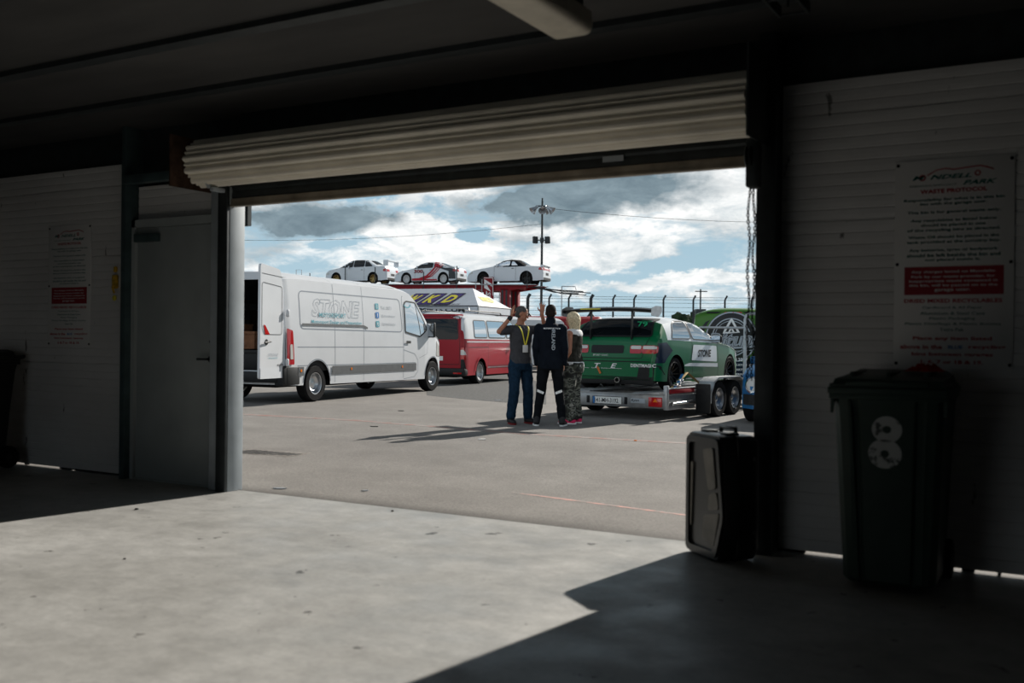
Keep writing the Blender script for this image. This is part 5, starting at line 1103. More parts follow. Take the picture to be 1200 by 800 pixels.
# ================================================================== floodlight mast
lp = CW(1.80, 62); mast = thing('floodlight_mast', 'tall thin mast with lamps and a horn speaker behind the transporter', 'mast', lp, rad(29.7))
ztop = 1.2 + (398 - 243) / F * 62 - GZ
mb = MB(); mb.tube([(0, 0, 0), (0, 0, 4), (0, 0, ztop + .4)], [.09, .08, .06], 12); mb.build('pole', 'steel_dark', mast)
mb = MB(); mb.tube([(-.38, 0, ztop + .1), (.38, 0, ztop + .1)], .04, 8); mb.tube([(0, 0, ztop + .1), (0, 0, ztop + .6)], .05, 8); mb.build('crossarm', 'steel_dark', mast)
for x, dx, dy in ((-.42, -.30, -.1), (0, .0, -.35), (.42, .34, -.1), (.25, .25, .1)):
    d_ = Vector((dx, dy, -.28)).normalized(); p_ = Vector((x * .9, -.05, ztop)); mb = MB(); Tq = Matrix.Translation(p_) @ d_.to_track_quat('Z', 'Y').to_matrix().to_4x4()
    mb.lathe([(.001, -.12), (.09, -.12), (.10, .05), (.26, .36), (.24, .36), (.08, .06), (.001, .05)], 18, Tq); mb.build('lamp_head', 'galv', mast)
z2 = 1.2 + (398 - 281) / F * 62 - GZ
mb = MB(); mb.tube([(-.42, 0, z2), (.42, 0, z2)], .035, 8); mb.build('bracket', 'steel_dark', mast)
for x in (-.42, .34): mb = MB(); mb.box(-.16, .16, -.1, .1, -.22, .22, .04, Matrix.Translation((x, -.1, z2)) @ Matrix.Rotation(rad(35 if x < 0 else -35), 4, 'Z')); mb.build('speaker_box', 'steel_dark', mast)
mb = MB(); mb.box(-.12, .12, -.12, .12, z2 - .15, z2 + .15, .02); mb.build('junction_box', 'steel_dark', mast)
def wire(name, a, b, sag, r, label):
    mb = MB(); P = [a.lerp(b, t) - Vector((0, 0, sag * 4 * t * (1 - t))) for t in np.linspace(0, 1, 21)]; mb.tube(P, r, 5); return tag(mb.build(name, 'steel_dark', None), label, 'cable')
wire('overhead_cable', CW(1.9, 62.1, 1.2 + (398 - 243) / F * 62), CW(42, 80, 12.6), 1.2, .013, 'thin overhead cable running right from the mast across the sky')
wire('overhead_cable', CW(-26, 70, 8.2), CW(1.7, 62.1, 1.2 + (398 - 262) / F * 62), .6, .011, 'thin overhead cable running left from the mast across the sky')
# ================================================================== perimeter fence
fy = 69.0; zt = 1.2 + (398 - 343) / F * fy
fence = thing('perimeter_fence', 'dark wire fence with cranked post tops along the back of the yard', 'fence', CW(0, fy, GZ), rad(29.7))
px_posts = [300, 330, 362, 395, 428, 460, 492, 524, 556, 588, 618, 643, 666, 692, 718, 742.5, 777, 812, 849, 880, 916, 955, 995, 1036, 1078, 1120, 1163]
for i, px in enumerate(px_posts):
    X = (px - 600) / F * fy; mb = MB(); r_ = .11 if px in (618, 692) else .065
    mb.tube([(X, 0, 0), (X, 0, zt - GZ - .35), (X + .16, 0, zt - GZ - .06)], r_, 8); 
    po = mb.build('fence_post', 'fence', fence)
    if px in (618, 692):
        for s_ in (-1, 1): mb = MB(); mb.tube([(X, 0, 3.2), (X + s_ * 1.35, 0, 1.4)], .06, 8); mb.build('brace', 'fence', po)
mb = MB(); x0, x1 = (285 - 600) / F * fy, (1165 - 600) / F * fy
for z in np.arange(.3, zt - GZ - .35, .30): mb.tube([(x0, 0, z), (x1, 0, z)], .010, 4)
for k, z in enumerate((zt - GZ - .36, zt - GZ - .2)): mb.tube([(x0 + .1 * k, 0, z), (x1, 0, z)], .012, 4)
mb.build('line_wires', 'fence', fence)
mb = MB(); 
for k in range(110):
    X = x0 + (x1 - x0) * k / 109.; mb.tube([(X, 0, .05), (X, 0, 2.4)], .006, 4)
mb.build('mesh_wires', 'fence', fence)
# pole with box and small tower near the fence
pl_ = thing('utility_cabinet', 'small grey cabinet on a short pole seen beyond the fence', 'cabinet', CW(17.0, 90, GZ), rad(29.7)); mb = MB(); mb.box(-.45, .45, -.4, .4, 2.4, 4.2, .05); mb.build('cabinet_body', 'steel_dark', pl_); mb = MB(); mb.tube([(0, 0, 0), (0, 0, 6.0)], .07, 8); mb.tube([(-.5, 0, 5.8), (.6, 0, 5.8)], .05, 6); mb.build('pole', 'steel_dark', pl_)
# hedgerow trees
def bush(name, label, X, Z, w, h, seed, grp='trees beyond the fence'):
    random.seed(seed); r = thing(name, label, 'tree', CW(X, Z, GZ), 0, grp); mb = MB(); mb.tube([(0, 0, 0), (0, 0, h * .4)], [.25, .15], 8); mb.build('trunk', 'trunk', r)
    mb = MB()
    for k in range(26):
        a = random.uniform(0, 2 * PI); q = random.uniform(0, w / 2); c_ = (q * math.cos(a), q * math.sin(a) * .6, h * random.uniform(.35, .9) * (1 - .4 * q / w)); bm = bmesh.new(); bmesh.ops.create_icosphere(bm, subdivisions=2, radius=h * random.uniform(.12, .22))
        for v in bm.verts: v.co *= random.uniform(.7, 1.25)
        mb.addbm(bm, Matrix.Translation(c_))
    mb.build('foliage', 'foliage', r, 0)
for i, (px, Z, w, h, lab) in enumerate(((799, 140, 6, 5.4, 'low dark tree beyond the fence, left of the green van'), (811, 155, 6, 6.2, 'round dark tree beyond the fence, between its neighbours'), (823, 132, 5, 4.9, 'low dark tree beyond the fence, touching the green van'), (573, 126, 6, 6.0, 'dark tree seen under the transporter deck between its columns'), (558, 150, 7, 6.6, 'dark tree seen behind the transporter name panel'), (585, 142, 5, 5.6, 'small dark tree seen beside the red transporter column'))): bush('hedge_tree', lab, (px - 600) / F * Z, Z, w, h, 40 + i, None)
random.seed(5); mb = MB()
for k in range(420):
    X = -150 + k * .72; Z = 170 + random.uniform(-6, 6); bm = bmesh.new(); bmesh.ops.create_icosphere(bm, subdivisions=1, radius=random.uniform(.9, 1.7)); p_ = CW(X, Z, random.uniform(.2, 1.1)); mb.addbm(bm, Matrix.Translation(p_))
tag(mb.build('hedgerow', 'foliage', None, 0), 'long low dark hedgerow on the horizon beyond the yard', 'hedge', None, 'stuff')
# parked cars further back
def simple_van(label, paint_m, loc, yaw, H=2.3, L=5.0, up=None):
    r = thing('parked_van', label, 'van', loc, yaw); h = H
    sh = Shell(L, 1.9, [(0, h - .4), (.06, h - .1), (.2, h), (3.4, h), (3.8, h - .12), (4.4, 1.35), (4.75, 1.1), (L, .75)], [(0, 1.3), (4.2, 1.3), (L, 1.1)], [(0, .95), (.1, .99), (.2, 1), (4.3, 1), (4.8, .88), (L, .7)], [(0, .3), (L, .28)], [1.0, 4.0], .33, .41, tumble=.1, er=.13)
    sh.parts(r, paint_m, up) if up else sh.parts(r, paint_m); vehicle_common(sh, r, .33, .22, 'alloy', 6, .66)
    sh.patch('windscreen', polygeo(rpoly([(3.86, -.72), (4.36, -.80), (4.36, .80), (3.86, .72)], .08), .1), 'T', 'glass_dark', r, .01)
    sh.patch('rear_window', polygeo(rpoly([(-.7, 1.35), (.7, 1.35), (.66, h - .3), (-.66, h - .3)], .08), .1), 'B', 'glass_dark', r, .01)
    for s_ in (-1, 1): sh.patch('headlight', polygeo(rpoly([(s_ * .5, .78), (s_ * .8, .8), (s_ * .78, 1.0), (s_ * .52, .95)], .03), .1), 'F', 'clear_lens', r, .01); sh.patch('tail_light', polygeo(rpoly([(s_ * .78, .8), (s_ * .9, .8), (s_ * .88, 1.2), (s_ * .78, 1.2)], .03), .1), 'B', 'red_lens', r, .01)
    sh.patch('grille', polygeo(rpoly([(-.4, .62), (.4, .62), (.4, .78), (-.4, .78)], .03), .1), 'F', 'black_plastic', r, .01)
    for q in 'RL': sh.patch('side_window', polygeo(rpoly([(3.0, 1.36), (4.1, 1.36), (3.7, h - .32), (3.0, h - .32)], .06), .1), q, 'glass_dark', r, .008)
    wing_mirror(r, 3.9, .9, 1.35, 'black_plastic', .9)
simple_van('white van nose seen between the canopy tent and the man with raised hands', 'white_paint', CW(1.6, 40, GZ), camyaw(-.80, -.60), 2.15, 5.0)
simple_van('red van seen just behind the head of the man with raised hands', 'lorry_red', CW(4.2, 45.5, GZ), camyaw(-.97, .15), 2.35, 5.0)
simple_car('parked_car', 'pale car nose between the blonde woman and the race car', 'saloon', 'white_paint', CW(2.95, 32.0, GZ), camyaw(.33, .94))
simple_car('parked_car', 'black parked car with a light roof edge left of the green van', 'saloon', 'black_paint', CW(9.6, 44.0, GZ), camyaw(-.97, .2))
for nm, lab, X, Z, m_ in (): pass
# ================================================================== people (local: facing +x, y left, z up)
def hand(mb, wrist, d, palm_n, s=1., curl=.15, spread=.12, thumb=1):
    """d: direction wrist->fingers, palm_n: palm normal"""
    wrist = Vector(wrist); d = Vector(d).normalized(); n = Vector(palm_n); n = (n - d * n.dot(d)).normalized(); sd = d.cross(n)
    for k, o in enumerate((-.026, -.009, .009, .026)):
        a = wrist + sd * o * .7 * s; b = wrist + d * .085 * s + sd * o * s; mb.capsule(a, b, .014 * s, .0125 * s, 8)
        ln = (.058, .070, .064, .048)[k] * s; dd = (d + sd * spread * (o / .026)).normalized(); p = b
        for j, f_ in enumerate((.45, .32, .23)):
            dd = (dd + n * curl).normalized(); q = p + dd * ln * f_ * 1.15; mb.capsule(p, q, .0095 * s - j * .0008, .0088 * s - j * .0008, 8); p = q
    t0 = wrist + d * .025 * s - sd * .024 * s * thumb; t1 = t0 + (d * .5 - sd * thumb * .75 + n * .25).normalized() * .045 * s; t2 = t1 + (d * .85 - sd * thumb * .35 + n * .3).normalized() * .035 * s
    mb.capsule(t0, t1, .014 * s, .011 * s, 8); mb.capsule(t1, t2, .011 * s, .009 * s, 8)
def loft(mb, secs, n=20):
    """secs: (z, cx, cy, rx, ry)"""
    R = []
    for z, cx, cy, rx, ry in secs: R.append([Vector((cx + rx * math.copysign(abs(math.cos(a)) ** .85, math.cos(a)), cy + ry * math.copysign(abs(math.sin(a)) ** .85, math.sin(a)), z)) for a in [2 * PI * k / n for k in range(n)]])
    mb.rings(R)
def person(label, loc, rz, H, P, clothes, skin='skin', hair=None, stats=None, head_yaw=0, tilt=0):
    k = H / 1.80; r = thing('person', label, 'person', loc, rz)
    V = lambda p: Vector(p) * k
    st = dict(sh=.165, shz=1.435, hip=.095, hipz=.93, chest=(.115, .165), waist=(.10, .145), hips=(.115, .165)); st.update(stats or {})
    mb = MB()
    def torso(mb, e=0, z0=.86, z1=1.56, shirt=False):
        c = st['chest']; w = st['waist']; h = st['hips']
        secs = [(.84, 0, 0, h[0] * .9, h[1] * .9), (.92, 0, 0, h[0], h[1]), (1.00, .0, 0, h[0] * .97, h[1] * .96), (1.12, .005, 0, w[0], w[1]), (1.25, .005, 0, (w[0] + c[0]) / 2, (w[1] + c[1]) / 2), (1.36, .005, 0, c[0], c[1]), (1.42, 0, 0, c[0] * .93, c[1] * 1.0), (1.465, -.005, 0, c[0] * .75, c[1] * .78), (1.505, -.01, 0, c[0] * .55, c[1] * .46), (1.54, -.01, 0, .06, .06)]
        out = [((z) * k, cx * k, cy * k, (rx + e) * k, (ry + e) * k) for z, cx, cy, rx, ry in secs if z0 - 1e-6 <= z <= z1 + 1e-6]; loft(mb, out)
    torso(mb)
    # neck and head
    hz = 1.665; hc = Vector((.025, 0, hz)); HR = Matrix.Translation(V(hc)) @ Matrix.Rotation(head_yaw, 4, 'Z') @ Matrix.Rotation(tilt, 4, 'Y')
    mb.capsule(V((-.012, 0, 1.46)), V((.005, 0, 1.60)), .060 * k, .055 * k, 14)
    hs = lambda c_, r_: mb.sphere(Vector(c_) * k, Vector(r_) * k, 20, HR)
    hs((-.012, 0, .035), (.097, .076, .092)); hs((.025, 0, -.035), (.066, .056, .070)); hs((.048, 0, -.078), (.036, .032, .028)); hs((.058, 0, .02), (.035, .055, .05))
    mb.capsule(HR @ (Vector((.090, 0, .012)) * k), HR @ (Vector((.108, 0, -.022)) * k), .009 * k, .014 * k, 8)
    hs((.088, 0, -.058), (.014, .025, .010))
    for s_ in (-1, 1): hs((-.008, s_ * .078, -.005), (.018, .008, .030)); hs((.072, s_ * .03, .028), (.02, .022, .008))
    # arms, legs
    A = P['arms']
    for s_ in (-1, 1):
        sh_, el, wr = V((0, s_ * st['sh'], st['shz'])), V(A[s_][0]), V(A[s_][1]); ra = st.get('arm', 1.)
        mb.capsule(V((0, s_ * st['sh'] * .6, st['shz'] - .02)), sh_, .062 * k, .056 * k * ra); mb.capsule(sh_, el, .050 * k * ra, .040 * k * ra); mb.capsule(el, wr, .040 * k * ra, .027 * k * ra)
        hd = A[s_][2]; hand(mb, wr + Vector(hd[0]).normalized() * .01, hd[0], hd[1], k * 1.0, hd[2], hd[3], hd[4])
        hp, kn, an = V((0, s_ * st['hip'], st['hipz'] - .02)), V(P['legs'][s_][0]), V(P['legs'][s_][1])
        mb.capsule(hp, kn, .088 * k, .056 * k); mb.capsule(kn, an, .056 * k, .036 * k); mb.capsule(an + Vector((-.02, 0, -.03)) * k, an + Vector((.15, s_ * .03, -.055)) * k, .036 * k, .028 * k)
    body = solid(mb, 'body', skin, r, .0068, 2)
    for s_ in (-1, 1):
        q = MB(); q.sphere(Vector((.082, s_ * .03, .016)) * k, .011 * k, 10, HR); e_ = q.build('eye', 'plate', r); q = MB(); q.sphere(Vector((.0905, s_ * .03, .016)) * k, .0052 * k, 8, HR); q.build('iris', 'ink', e_)
        q = MB(); q.capsule(HR @ (Vector((.092, s_ * .018, .038)) * k), HR @ (Vector((.086, s_ * .044, .038)) * k), .004 * k, .003 * k, 6); q.build('eyebrow', hair[1] if hair else 'hair_dark', r)
    q = MB(); q.capsule(HR @ (Vector((.100, -.020, -.058)) * k), HR @ (Vector((.100, .020, -.058)) * k), .0045 * k, .0045 * k, 6); q.build('lips', mat('lips', (.32, .09, .07), .6), r)
    # clothes
    for c in clothes:
        kind, m = c[0], c[1]; e = c[2] if len(c) > 2 else .014; o = c[3] if len(c) > 3 else {}
        mb = MB()
        if kind in ('shirt', 'jacket', 'vest'):
            torso(mb, e, .92 if not o.get('long') else .84, 1.52)
            if o.get('collar'): mb.capsule(V((-.014, 0, 1.48)), V((-.002, 0, 1.575)), .080 * k, .070 * k, 14)
            for s_ in (-1, 1):
                sh_, el, wr = V((0, s_ * st['sh'], st['shz'])), V(A[s_][0]), V(A[s_][1]); ra = st.get('arm', 1.)
                if kind != 'vest': mb.capsule(V((0, s_ * st['sh'] * .6, st['shz'] - .02)), sh_, (.062 + e) * k, (.056 + e) * k * ra)
                if kind == 'shirt': mb.capsule(sh_, sh_.lerp(el, .72), (.052 + e) * k, (.054 + e) * k)
                if kind == 'jacket': mb.capsule(sh_, el, (.052 + e) * k, (.044 + e) * k); mb.capsule(el, wr, (.044 + e) * k, (.031 + e) * k)
            nm = {'shirt': 'shirt', 'jacket': 'jacket', 'vest': 'vest'}[kind]
        elif kind == 'trousers':
            nm = 'trousers'; h = st['hips']; loft(mb, [(z * k, 0, 0, (h[0] * a + e) * k, (h[1] * a + e) * k) for z, a in ((.82, .85), (.88, .97), (.93, 1.0), (.99, .98))])
            f_ = o.get('flare', 0)
            for s_ in (-1, 1):
                hp, kn, an = V((0, s_ * st['hip'], st['hipz'] - .02)), V(P['legs'][s_][0]), V(P['legs'][s_][1]); 
                mb.capsule(hp, kn, (.088 + e) * k, (.060 + e + f_ * .5) * k); mb.capsule(kn, an + Vector((0, 0, .03)), (.060 + e + f_ * .5) * k, (.046 + e + f_) * k)
        o2 = solid(mb, nm, m, r, .009, 2)
        if o.get('wrinkle', 1):
            tx = bpy.data.textures.new('fold', 'CLOUDS'); tx.noise_scale = .09; d_ = o2.modifiers.new('folds', 'DISPLACE'); d_.texture = tx; d_.strength = .020; d_.mid_level = .5; d_.texture_coords = 'LOCAL'
    for s_ in (-1, 1):
        an = V(P['legs'][s_][1]); mb = MB(); sc = P.get('shoe', ('ink', 'white_ink', .0))
        mb.capsule(an + Vector((-.035, 0, -.035)), an + Vector((.15, s_ * .03, -.055)), .046, .036); mb.capsule(an + Vector((-.02, 0, -.03)), an + Vector((-.01, 0, .03)), .048, .050); b_ = solid(mb, 'shoe', sc[0], r, .008, 2)
        zz = an.z - .095; u_ = Vector((.16, s_ * .03, 0)).normalized(); w_ = Vector((-u_.y, u_.x, 0)); c0 = an + Vector((.055, s_ * .015, 0)); R = []
        for hgt, g in ((-.0, 1.), (.022, 1.03)):
            R.append([Vector((c0.x, c0.y, 0)) + u_ * (math.cos(a) * .142 * g) + w_ * (math.sin(a) * (.050 if math.cos(a) > 0 else .042) * g) + Vector((0, 0, .004 + hgt)) for a in [2 * PI * q / 24 for q in range(24)]])
        sm = MB(); sm.rings(R); sm.build('sole', sc[1], b_)
    if hair:
        mb = MB(); kind = hair[0]
        if kind == 'short':
            mb.sphere(Vector((-.016, 0, .040)) * k, Vector((.097, .0785, .0895)) * k, 22, HR); mb.sphere(Vector((-.040, 0, -.0)) * k, Vector((.067, .0765, .080)) * k, 20, HR)
            solid(mb, 'hair', hair[1], r, .0065, 1, cut=lambda c, Hi=HR.inverted(): (lambda q: q.x > .070 * k or (q.x > -.005 * k and q.z < .045 * k) or q.z < -.062 * k)(Hi @ c))
        else:
            mb.sphere(Vector((-.018, 0, .035)) * k, Vector((.112, .096, .104)) * k, 22, HR)
            for a_, b_, r0, r1 in (((-.06, .055, .02), (-.075, .050, -.19), .062, .034), ((-.06, -.055, .02), (-.075, -.050, -.19), .062, .034), ((-.07, 0, 0), (-.09, 0, -.20), .070, .038), ((.0, .085, .02), (-.01, .082, -.14), .036, .02), ((.0, -.085, .02), (-.01, -.082, -.14), .036, .02)): mb.capsule(HR @ (Vector(a_) * k), HR @ (Vector(b_) * k), r0 * k, r1 * k)
            h_ = solid(mb, 'hair', hair[1], r, .0075, 1, cut=lambda c, Hi=HR.inverted(): (lambda q: q.x > .062 * k and abs(q.y) < .06 * k and q.z < .075 * k)(Hi @ c))
    return r, k, HR, st, body
cy_ = lambda dX, dZ: camyaw(dX, dZ)
# man with raised hands, facing right and towards the camera
g1 = G(609, 496.5); y1 = cy_(.50, -.86)
P1 = {'arms': {-1: [(.04, -.40, 1.40), (.12, -.235, 1.63), ((.05, .22, 1), (.6, .5, 0), .14, .2, -1)], 1: [(.10, .38, 1.42), (.16, .28, 1.68), ((.0, .05, 1), (.8, -.4, 0), .05, .35, 1)]},
      'legs': {-1: [(.03, -.12, .50), (-.02, -.145, .095)], 1: [(.04, .12, .50), (.0, .145, .095)]}, 'shoe': ('ink', mat('dark red sole', (.16, .008, .01), .6))}
p1, k1, HR1, st1, bd1 = person('man in grey v-neck t-shirt and jeans raising both hands', g1, y1, 1.76, P1, [('shirt', 'shirt_grey', .018), ('trousers', 'denim', .016, {'flare': .012})], 'skin_tan', ('short', 'hair_grey'), head_yaw=rad(52), tilt=rad(16))
# lanyard and badge (worn by him)
bvh1 = BVHTree.FromPolygons([v.co for v in [c for c in p1.children if c.name.startswith('shirt')][0].data.vertices], [list(q.vertices) for q in [c for c in p1.children if c.name.startswith('shirt')][0].data.polygons])
def chest(y, z, off=.012):
    h = bvh1.ray_cast(Vector((1, y, z)), Vector((-1, 0, 0))); return (h[0] + Vector((off, 0, 0))) if h[0] else Vector((.1, y, z))
mb = MB()
for s_ in (-1, 1): pts = [Vector((-.03, s_ * .075, 1.515 * k1))] + [chest(s_ * (.075 * (1 - t) + .004), (1.49 - t * .30) * k1, .016) for t in np.linspace(0.05, 1, 9)]; mb.tube(pts, .011, 6, ry=.004)
mb.build('lanyard', 'yellow', p1)
mb = MB(); c_ = chest(0, 1.15 * k1, .02); mb.box(c_.x - .003, c_.x + .003, -.045, .045, c_.z - .06, c_.z + .05, .003); mb.build('badge', 'paper', p1)
mb = MB(); w_ = Vector(P1['arms'][-1][1]) * k1; e_ = Vector(P1['arms'][-1][0]) * k1; d_ = (w_ - e_).normalized(); mb.capsule(w_ - d_ * .045, w_ - d_ * .025, .036, .036); mb.build('wristwatch', 'ink', p1)
# man with his back to the camera
g2 = G(644, 499); y2 = cy_(.12, .99)
P2 = {'arms': {-1: [(-.02, -.205, 1.17), (.05, -.20, .93), ((.1, .05, -1), (0, 1, 0), .25, .05, 1)], 1: [(-.02, .205, 1.17), (.06, .195, .92), ((.15, -.05, -1), (0, -1, 0), .25, .05, -1)]},
      'legs': {-1: [(.02, -.135, .50), (-.03, -.185, .095)], 1: [(.02, .135, .50), (-.03, .185, .095)]}, 'shoe': ('ink', 'white_ink')}
p2, k2, HR2, st2, bd2 = person('man seen from behind in black jacket and tracksuit bottoms with white knee flashes', g2, y2, 1.78, P2, [('jacket', 'jacket', .022, {'collar': 1, 'long': 1}), ('trousers', 'trouser_black', .012)], 'skin', ('short', 'hair_dark'), stats=dict(sh=.165, chest=(.12, .165), waist=(.105, .14)))
jk = [c for c in p2.children if c.name.startswith('jacket')][0]; tz = [c for c in p2.children if c.name.startswith('trousers')][0]
def onback(g, name, m, bv, off=.016):
    vs = []; 
    for a, b in g[0]:
        h = bv.ray_cast(Vector((-1, -a, b)), Vector((1, 0, 0))); vs.append(h[0] + Vector((-off, 0, 0)) if h[0] else None)
    fs = [f for f in g[1] if all(vs[i] is not None for i in f)]; me = bpy.data.meshes.new(name); me.from_pydata([tuple(v) if v is not None else (0, 0, 0) for v in vs], [], fs); return link(name, me, m, p2, 0)
bj = BVHTree.FromPolygons([v.co for v in jk.data.vertices], [list(q.vertices) for q in jk.data.polygons]); bt = BVHTree.FromPolygons([v.co for v in tz.data.vertices], [list(q.vertices) for q in tz.data.polygons])
onback(tf(fit(textgeo('IRELAND', 1, .02), .30, .050), 1, 1, .055, 1.27 * k2, -PI / 2), 'lettering', 'grey_ink', bj)
onback(fit(textgeo('MOTORSPORT TEAM', 1, .02), .24, .020, .03, 1.435 * k2), 'lettering', 'white_ink', bj)
for s_ in (-1, 1): onback(strip([(s_ * .085, .485 * k2), (s_ * .23, .545 * k2)], .036), 'knee_flash', 'white_ink', bt, .026)
# blonde woman
g3 = G(671, 496.5); y3 = cy_(-.88, .47)
P3 = {'arms': {-1: [(.02, -.22, 1.16), (.20, -.15, 1.02), ((1, .5, .1), (0, 1, .2), .3, .05, 1)], 1: [(-.02, .215, 1.15), (.13, .175, .95), ((.8, -.2, -.5), (0, -1, .2), .3, .05, -1)]},
      'legs': {-1: [(.03, -.10, .50), (-.02, -.12, .095)], 1: [(.03, .10, .50), (-.02, .12, .095)]}, 'shoe': ('pink', 'white_ink')}
p3, k3, HR3, st3, bd3 = person('blonde woman in camouflage trousers, dark vest and pink trainers', g3, y3, 1.68, P3, [('vest', mat('olive and black vest', (.035, .033, .028), .8, var=.6, scale=16), .014), ('trousers', 'camo', .028, {'flare': .02})], 'skin_tan', ('long', 'hair_blonde'), stats=dict(sh=.155, chest=(.13, .155), waist=(.115, .145), hips=(.14, .175), arm=1.15))
mb = MB(); loft(mb, [(z * k3, -.002, 0, (.125 + e_) * k3, (.160 + e_) * k3) for z, e_ in ((.90, .036), (.93, .040), (.99, .036), (1.00, .02))]); solid(mb, 'vest_hem', 'white_cloth', p3, .009, 2)
mb = MB(); loft(mb, [(1.40 * k3, -.0, 0, .138 * k3, .135 * k3), (1.44 * k3, 0, 0, .140 * k3, .17 * k3), (1.49 * k3, -.005, 0, .118 * k3, .158 * k3), (1.525 * k3, -.01, 0, .08 * k3, .09 * k3)]); solid(mb, 'vest_shoulder', 'white_cloth', p3, .009, 2)
# marshal far behind
g4 = CW(3.05, 43, GZ)
P4 = {'arms': {-1: [(-.02, -.25, 1.20), (.10, -.20, 1.0), ((.8, .3, -.2), (0, 1, 0), .25, .05, 1)], 1: [(-.02, .25, 1.20), (.10, .2, 1.0), ((.8, -.3, -.2), (0, -1, 0), .25, .05, -1)]}, 'legs': P3['legs'], 'shoe': ('ink', 'ink')}
person('distant person in dark clothes standing between the blonde woman and the race car', CW(3.07, 43.0) + Vector((.15, 0, 0)), cy_(-.3, -.9), 1.8, P4, [('jacket', 'jacket', .02), ('trousers', 'trouser_black', .014)], 'skin', ('short', 'hair_dark'))
person('distant person in a bright green hi-vis top beside the dark one', CW(2.75, 44.5) + Vector((0, 0, 0)), cy_(.3, -.9), 1.74, P4, [('jacket', 'hi_vis', .02), ('trousers', 'trouser_black', .014)], 'skin', ('short', 'hair_dark'))
# ================================================================== marks on the ground
def decal(name, poly, m, label, z=.003, kind='structure', world=None):
    v = [G(px, py) for px, py in poly] if world is None else [Vector(p) for p in world]
    zz = lambda p: p.z + z; mb = MB(); n = len(v); mb.add([(p.x, p.y, p.z - .002) for p in v] + [(p.x, p.y, zz(p)) for p in v], [list(range(n))[::-1], [n + i for i in range(n)]] + [[i, (i + 1) % n, n + (i + 1) % n, n + i] for i in range(n)])
    o = mb.build(name, m, None, 0); o['kind'] = kind
    if label: o['label'] = label
    return o
def worn_line(col):
    m, nt, b = node_mat('worn red line'); v = nt.nodes.new('ShaderNodeTexCoord').outputs['Object']
    nt.links.new(ramp(nt, noise(nt, v, 5, 5, .7), [(.40, (.22, .20, .185)), (.60, col)]), b.inputs['Base Color']); b.inputs['Roughness'].default_value = .8; return m
RL = worn_line((.22, .11, .09)); RL2 = worn_line((.62, .30, .25))
decal('trim_11', [(283, 484.5), (420, 492), (620, 508), (640, 509), (640, 510.5), (620, 509.5), (420, 493.4), (283, 486)], RL, 'worn red line across the asphalt in front of the van', .002)
decal('trim_12', [(640, 509), (812, 519), (812, 520.6), (640, 510.5)], RL, 'worn red line across the asphalt in front of the trailer', .002)
a_, b_ = G(600, 574, -.01), G(812, 602.5, -.01)
gh = lambda y: float(np.interp(y, ys, zs))
L_ = [a_.lerp(b_, t) for t in np.linspace(0, 1, 13)]; mb = MB()
mb.add([(p.x, p.y + o, gh(p.y + o) + .0015) for p in L_ for o in (.022, -.022)], [[2 * k_, 2 * k_ + 1, 2 * k_ + 3, 2 * k_ + 2] for k_ in range(12)]); o = mb.build('trim_13', RL2, None, 0); o['kind'] = 'structure'
# darker resurfaced strip behind, left of the people
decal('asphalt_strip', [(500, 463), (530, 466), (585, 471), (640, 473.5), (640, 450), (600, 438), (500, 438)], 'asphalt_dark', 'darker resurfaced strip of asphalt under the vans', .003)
# drain grating
dg_ = G(313, 531); a = G(283, 531); b = G(345, 531)
gr = thing('drain_grate', 'rusty cast drain grate set in the asphalt beside the left post', 'drain', (dg_.x, dg_.y, GZ), rad(8)); gr['category'] = 'drain'
mb = MB(); mb.box(-.42, .42, -.22, .22, -.02, .004, .003); mb.build('frame', mat('dusty cast iron', (.19, .175, .16), .85, var=.3, scale=12), gr)
for k_ in range(9):
    x = -.34 + k_ * .085; mb = MB(); mb.box(x - .022, x + .022, -.19 + .012 * k_, .19 - .012 * k_, .004, .006, 0, Matrix.Translation((x, 0, 0)) @ Matrix.Rotation(rad(-18), 4, 'Z') @ Matrix.Translation((-x, 0, 0))); mb.build('drain_slot', 'ink', gr)
# flattened litter and stone chips on the asphalt
random.seed(21)
def litter(px, py, w, d, m, name, label, cat, z=GZ):
    p = G(px, py, z); mb = MB(); n = 7; vs = [(w * (.35 + .65 * random.random()) * math.cos(2 * PI * q / n) / 2, d * (.35 + .65 * random.random()) * math.sin(2 * PI * q / n) / 2) for q in range(n)]
    mb.prism(vs, 0, .008); o = mb.build(name, m, None, 0); o.location = (p.x, p.y, z + .002); o.rotation_euler = (0, 0, random.random()); return tag(o, label, cat)
litter(566, 515, .16, .08, 'paper', 'paper_scrap', 'white paper scrap on the asphalt below the shadows of the people', 'litter')
litter(745, 516.5, .07, .06, 'amber', 'wrapper', 'tiny orange wrapper on the asphalt below the trailer plate', 'litter')
litter(584, 469, .22, .10, 'grey_ink', 'flattened_can', 'flattened silver can on the dark asphalt left of the man in jeans', 'litter')
litter(470, 481.5, .12, .08, 'under', 'rubber_scrap', 'dark rubber scrap on the asphalt below the white van nose', 'litter')
litter(328, 573, .20, .05, 'grey_ink', 'paint_chip', 'pale chipped paint mark by the threshold near the left post', 'litter', -.008)
litter(427, 575.5, .07, .03, 'grey_ink', 'paper_scrap', 'small pale scrap on the asphalt near the threshold', 'litter', -.01)
litter(438, 500, .14, .05, 'under', 'rubber_scrap', 'thin dark scrap on the asphalt just left of the people shadows', 'litter')
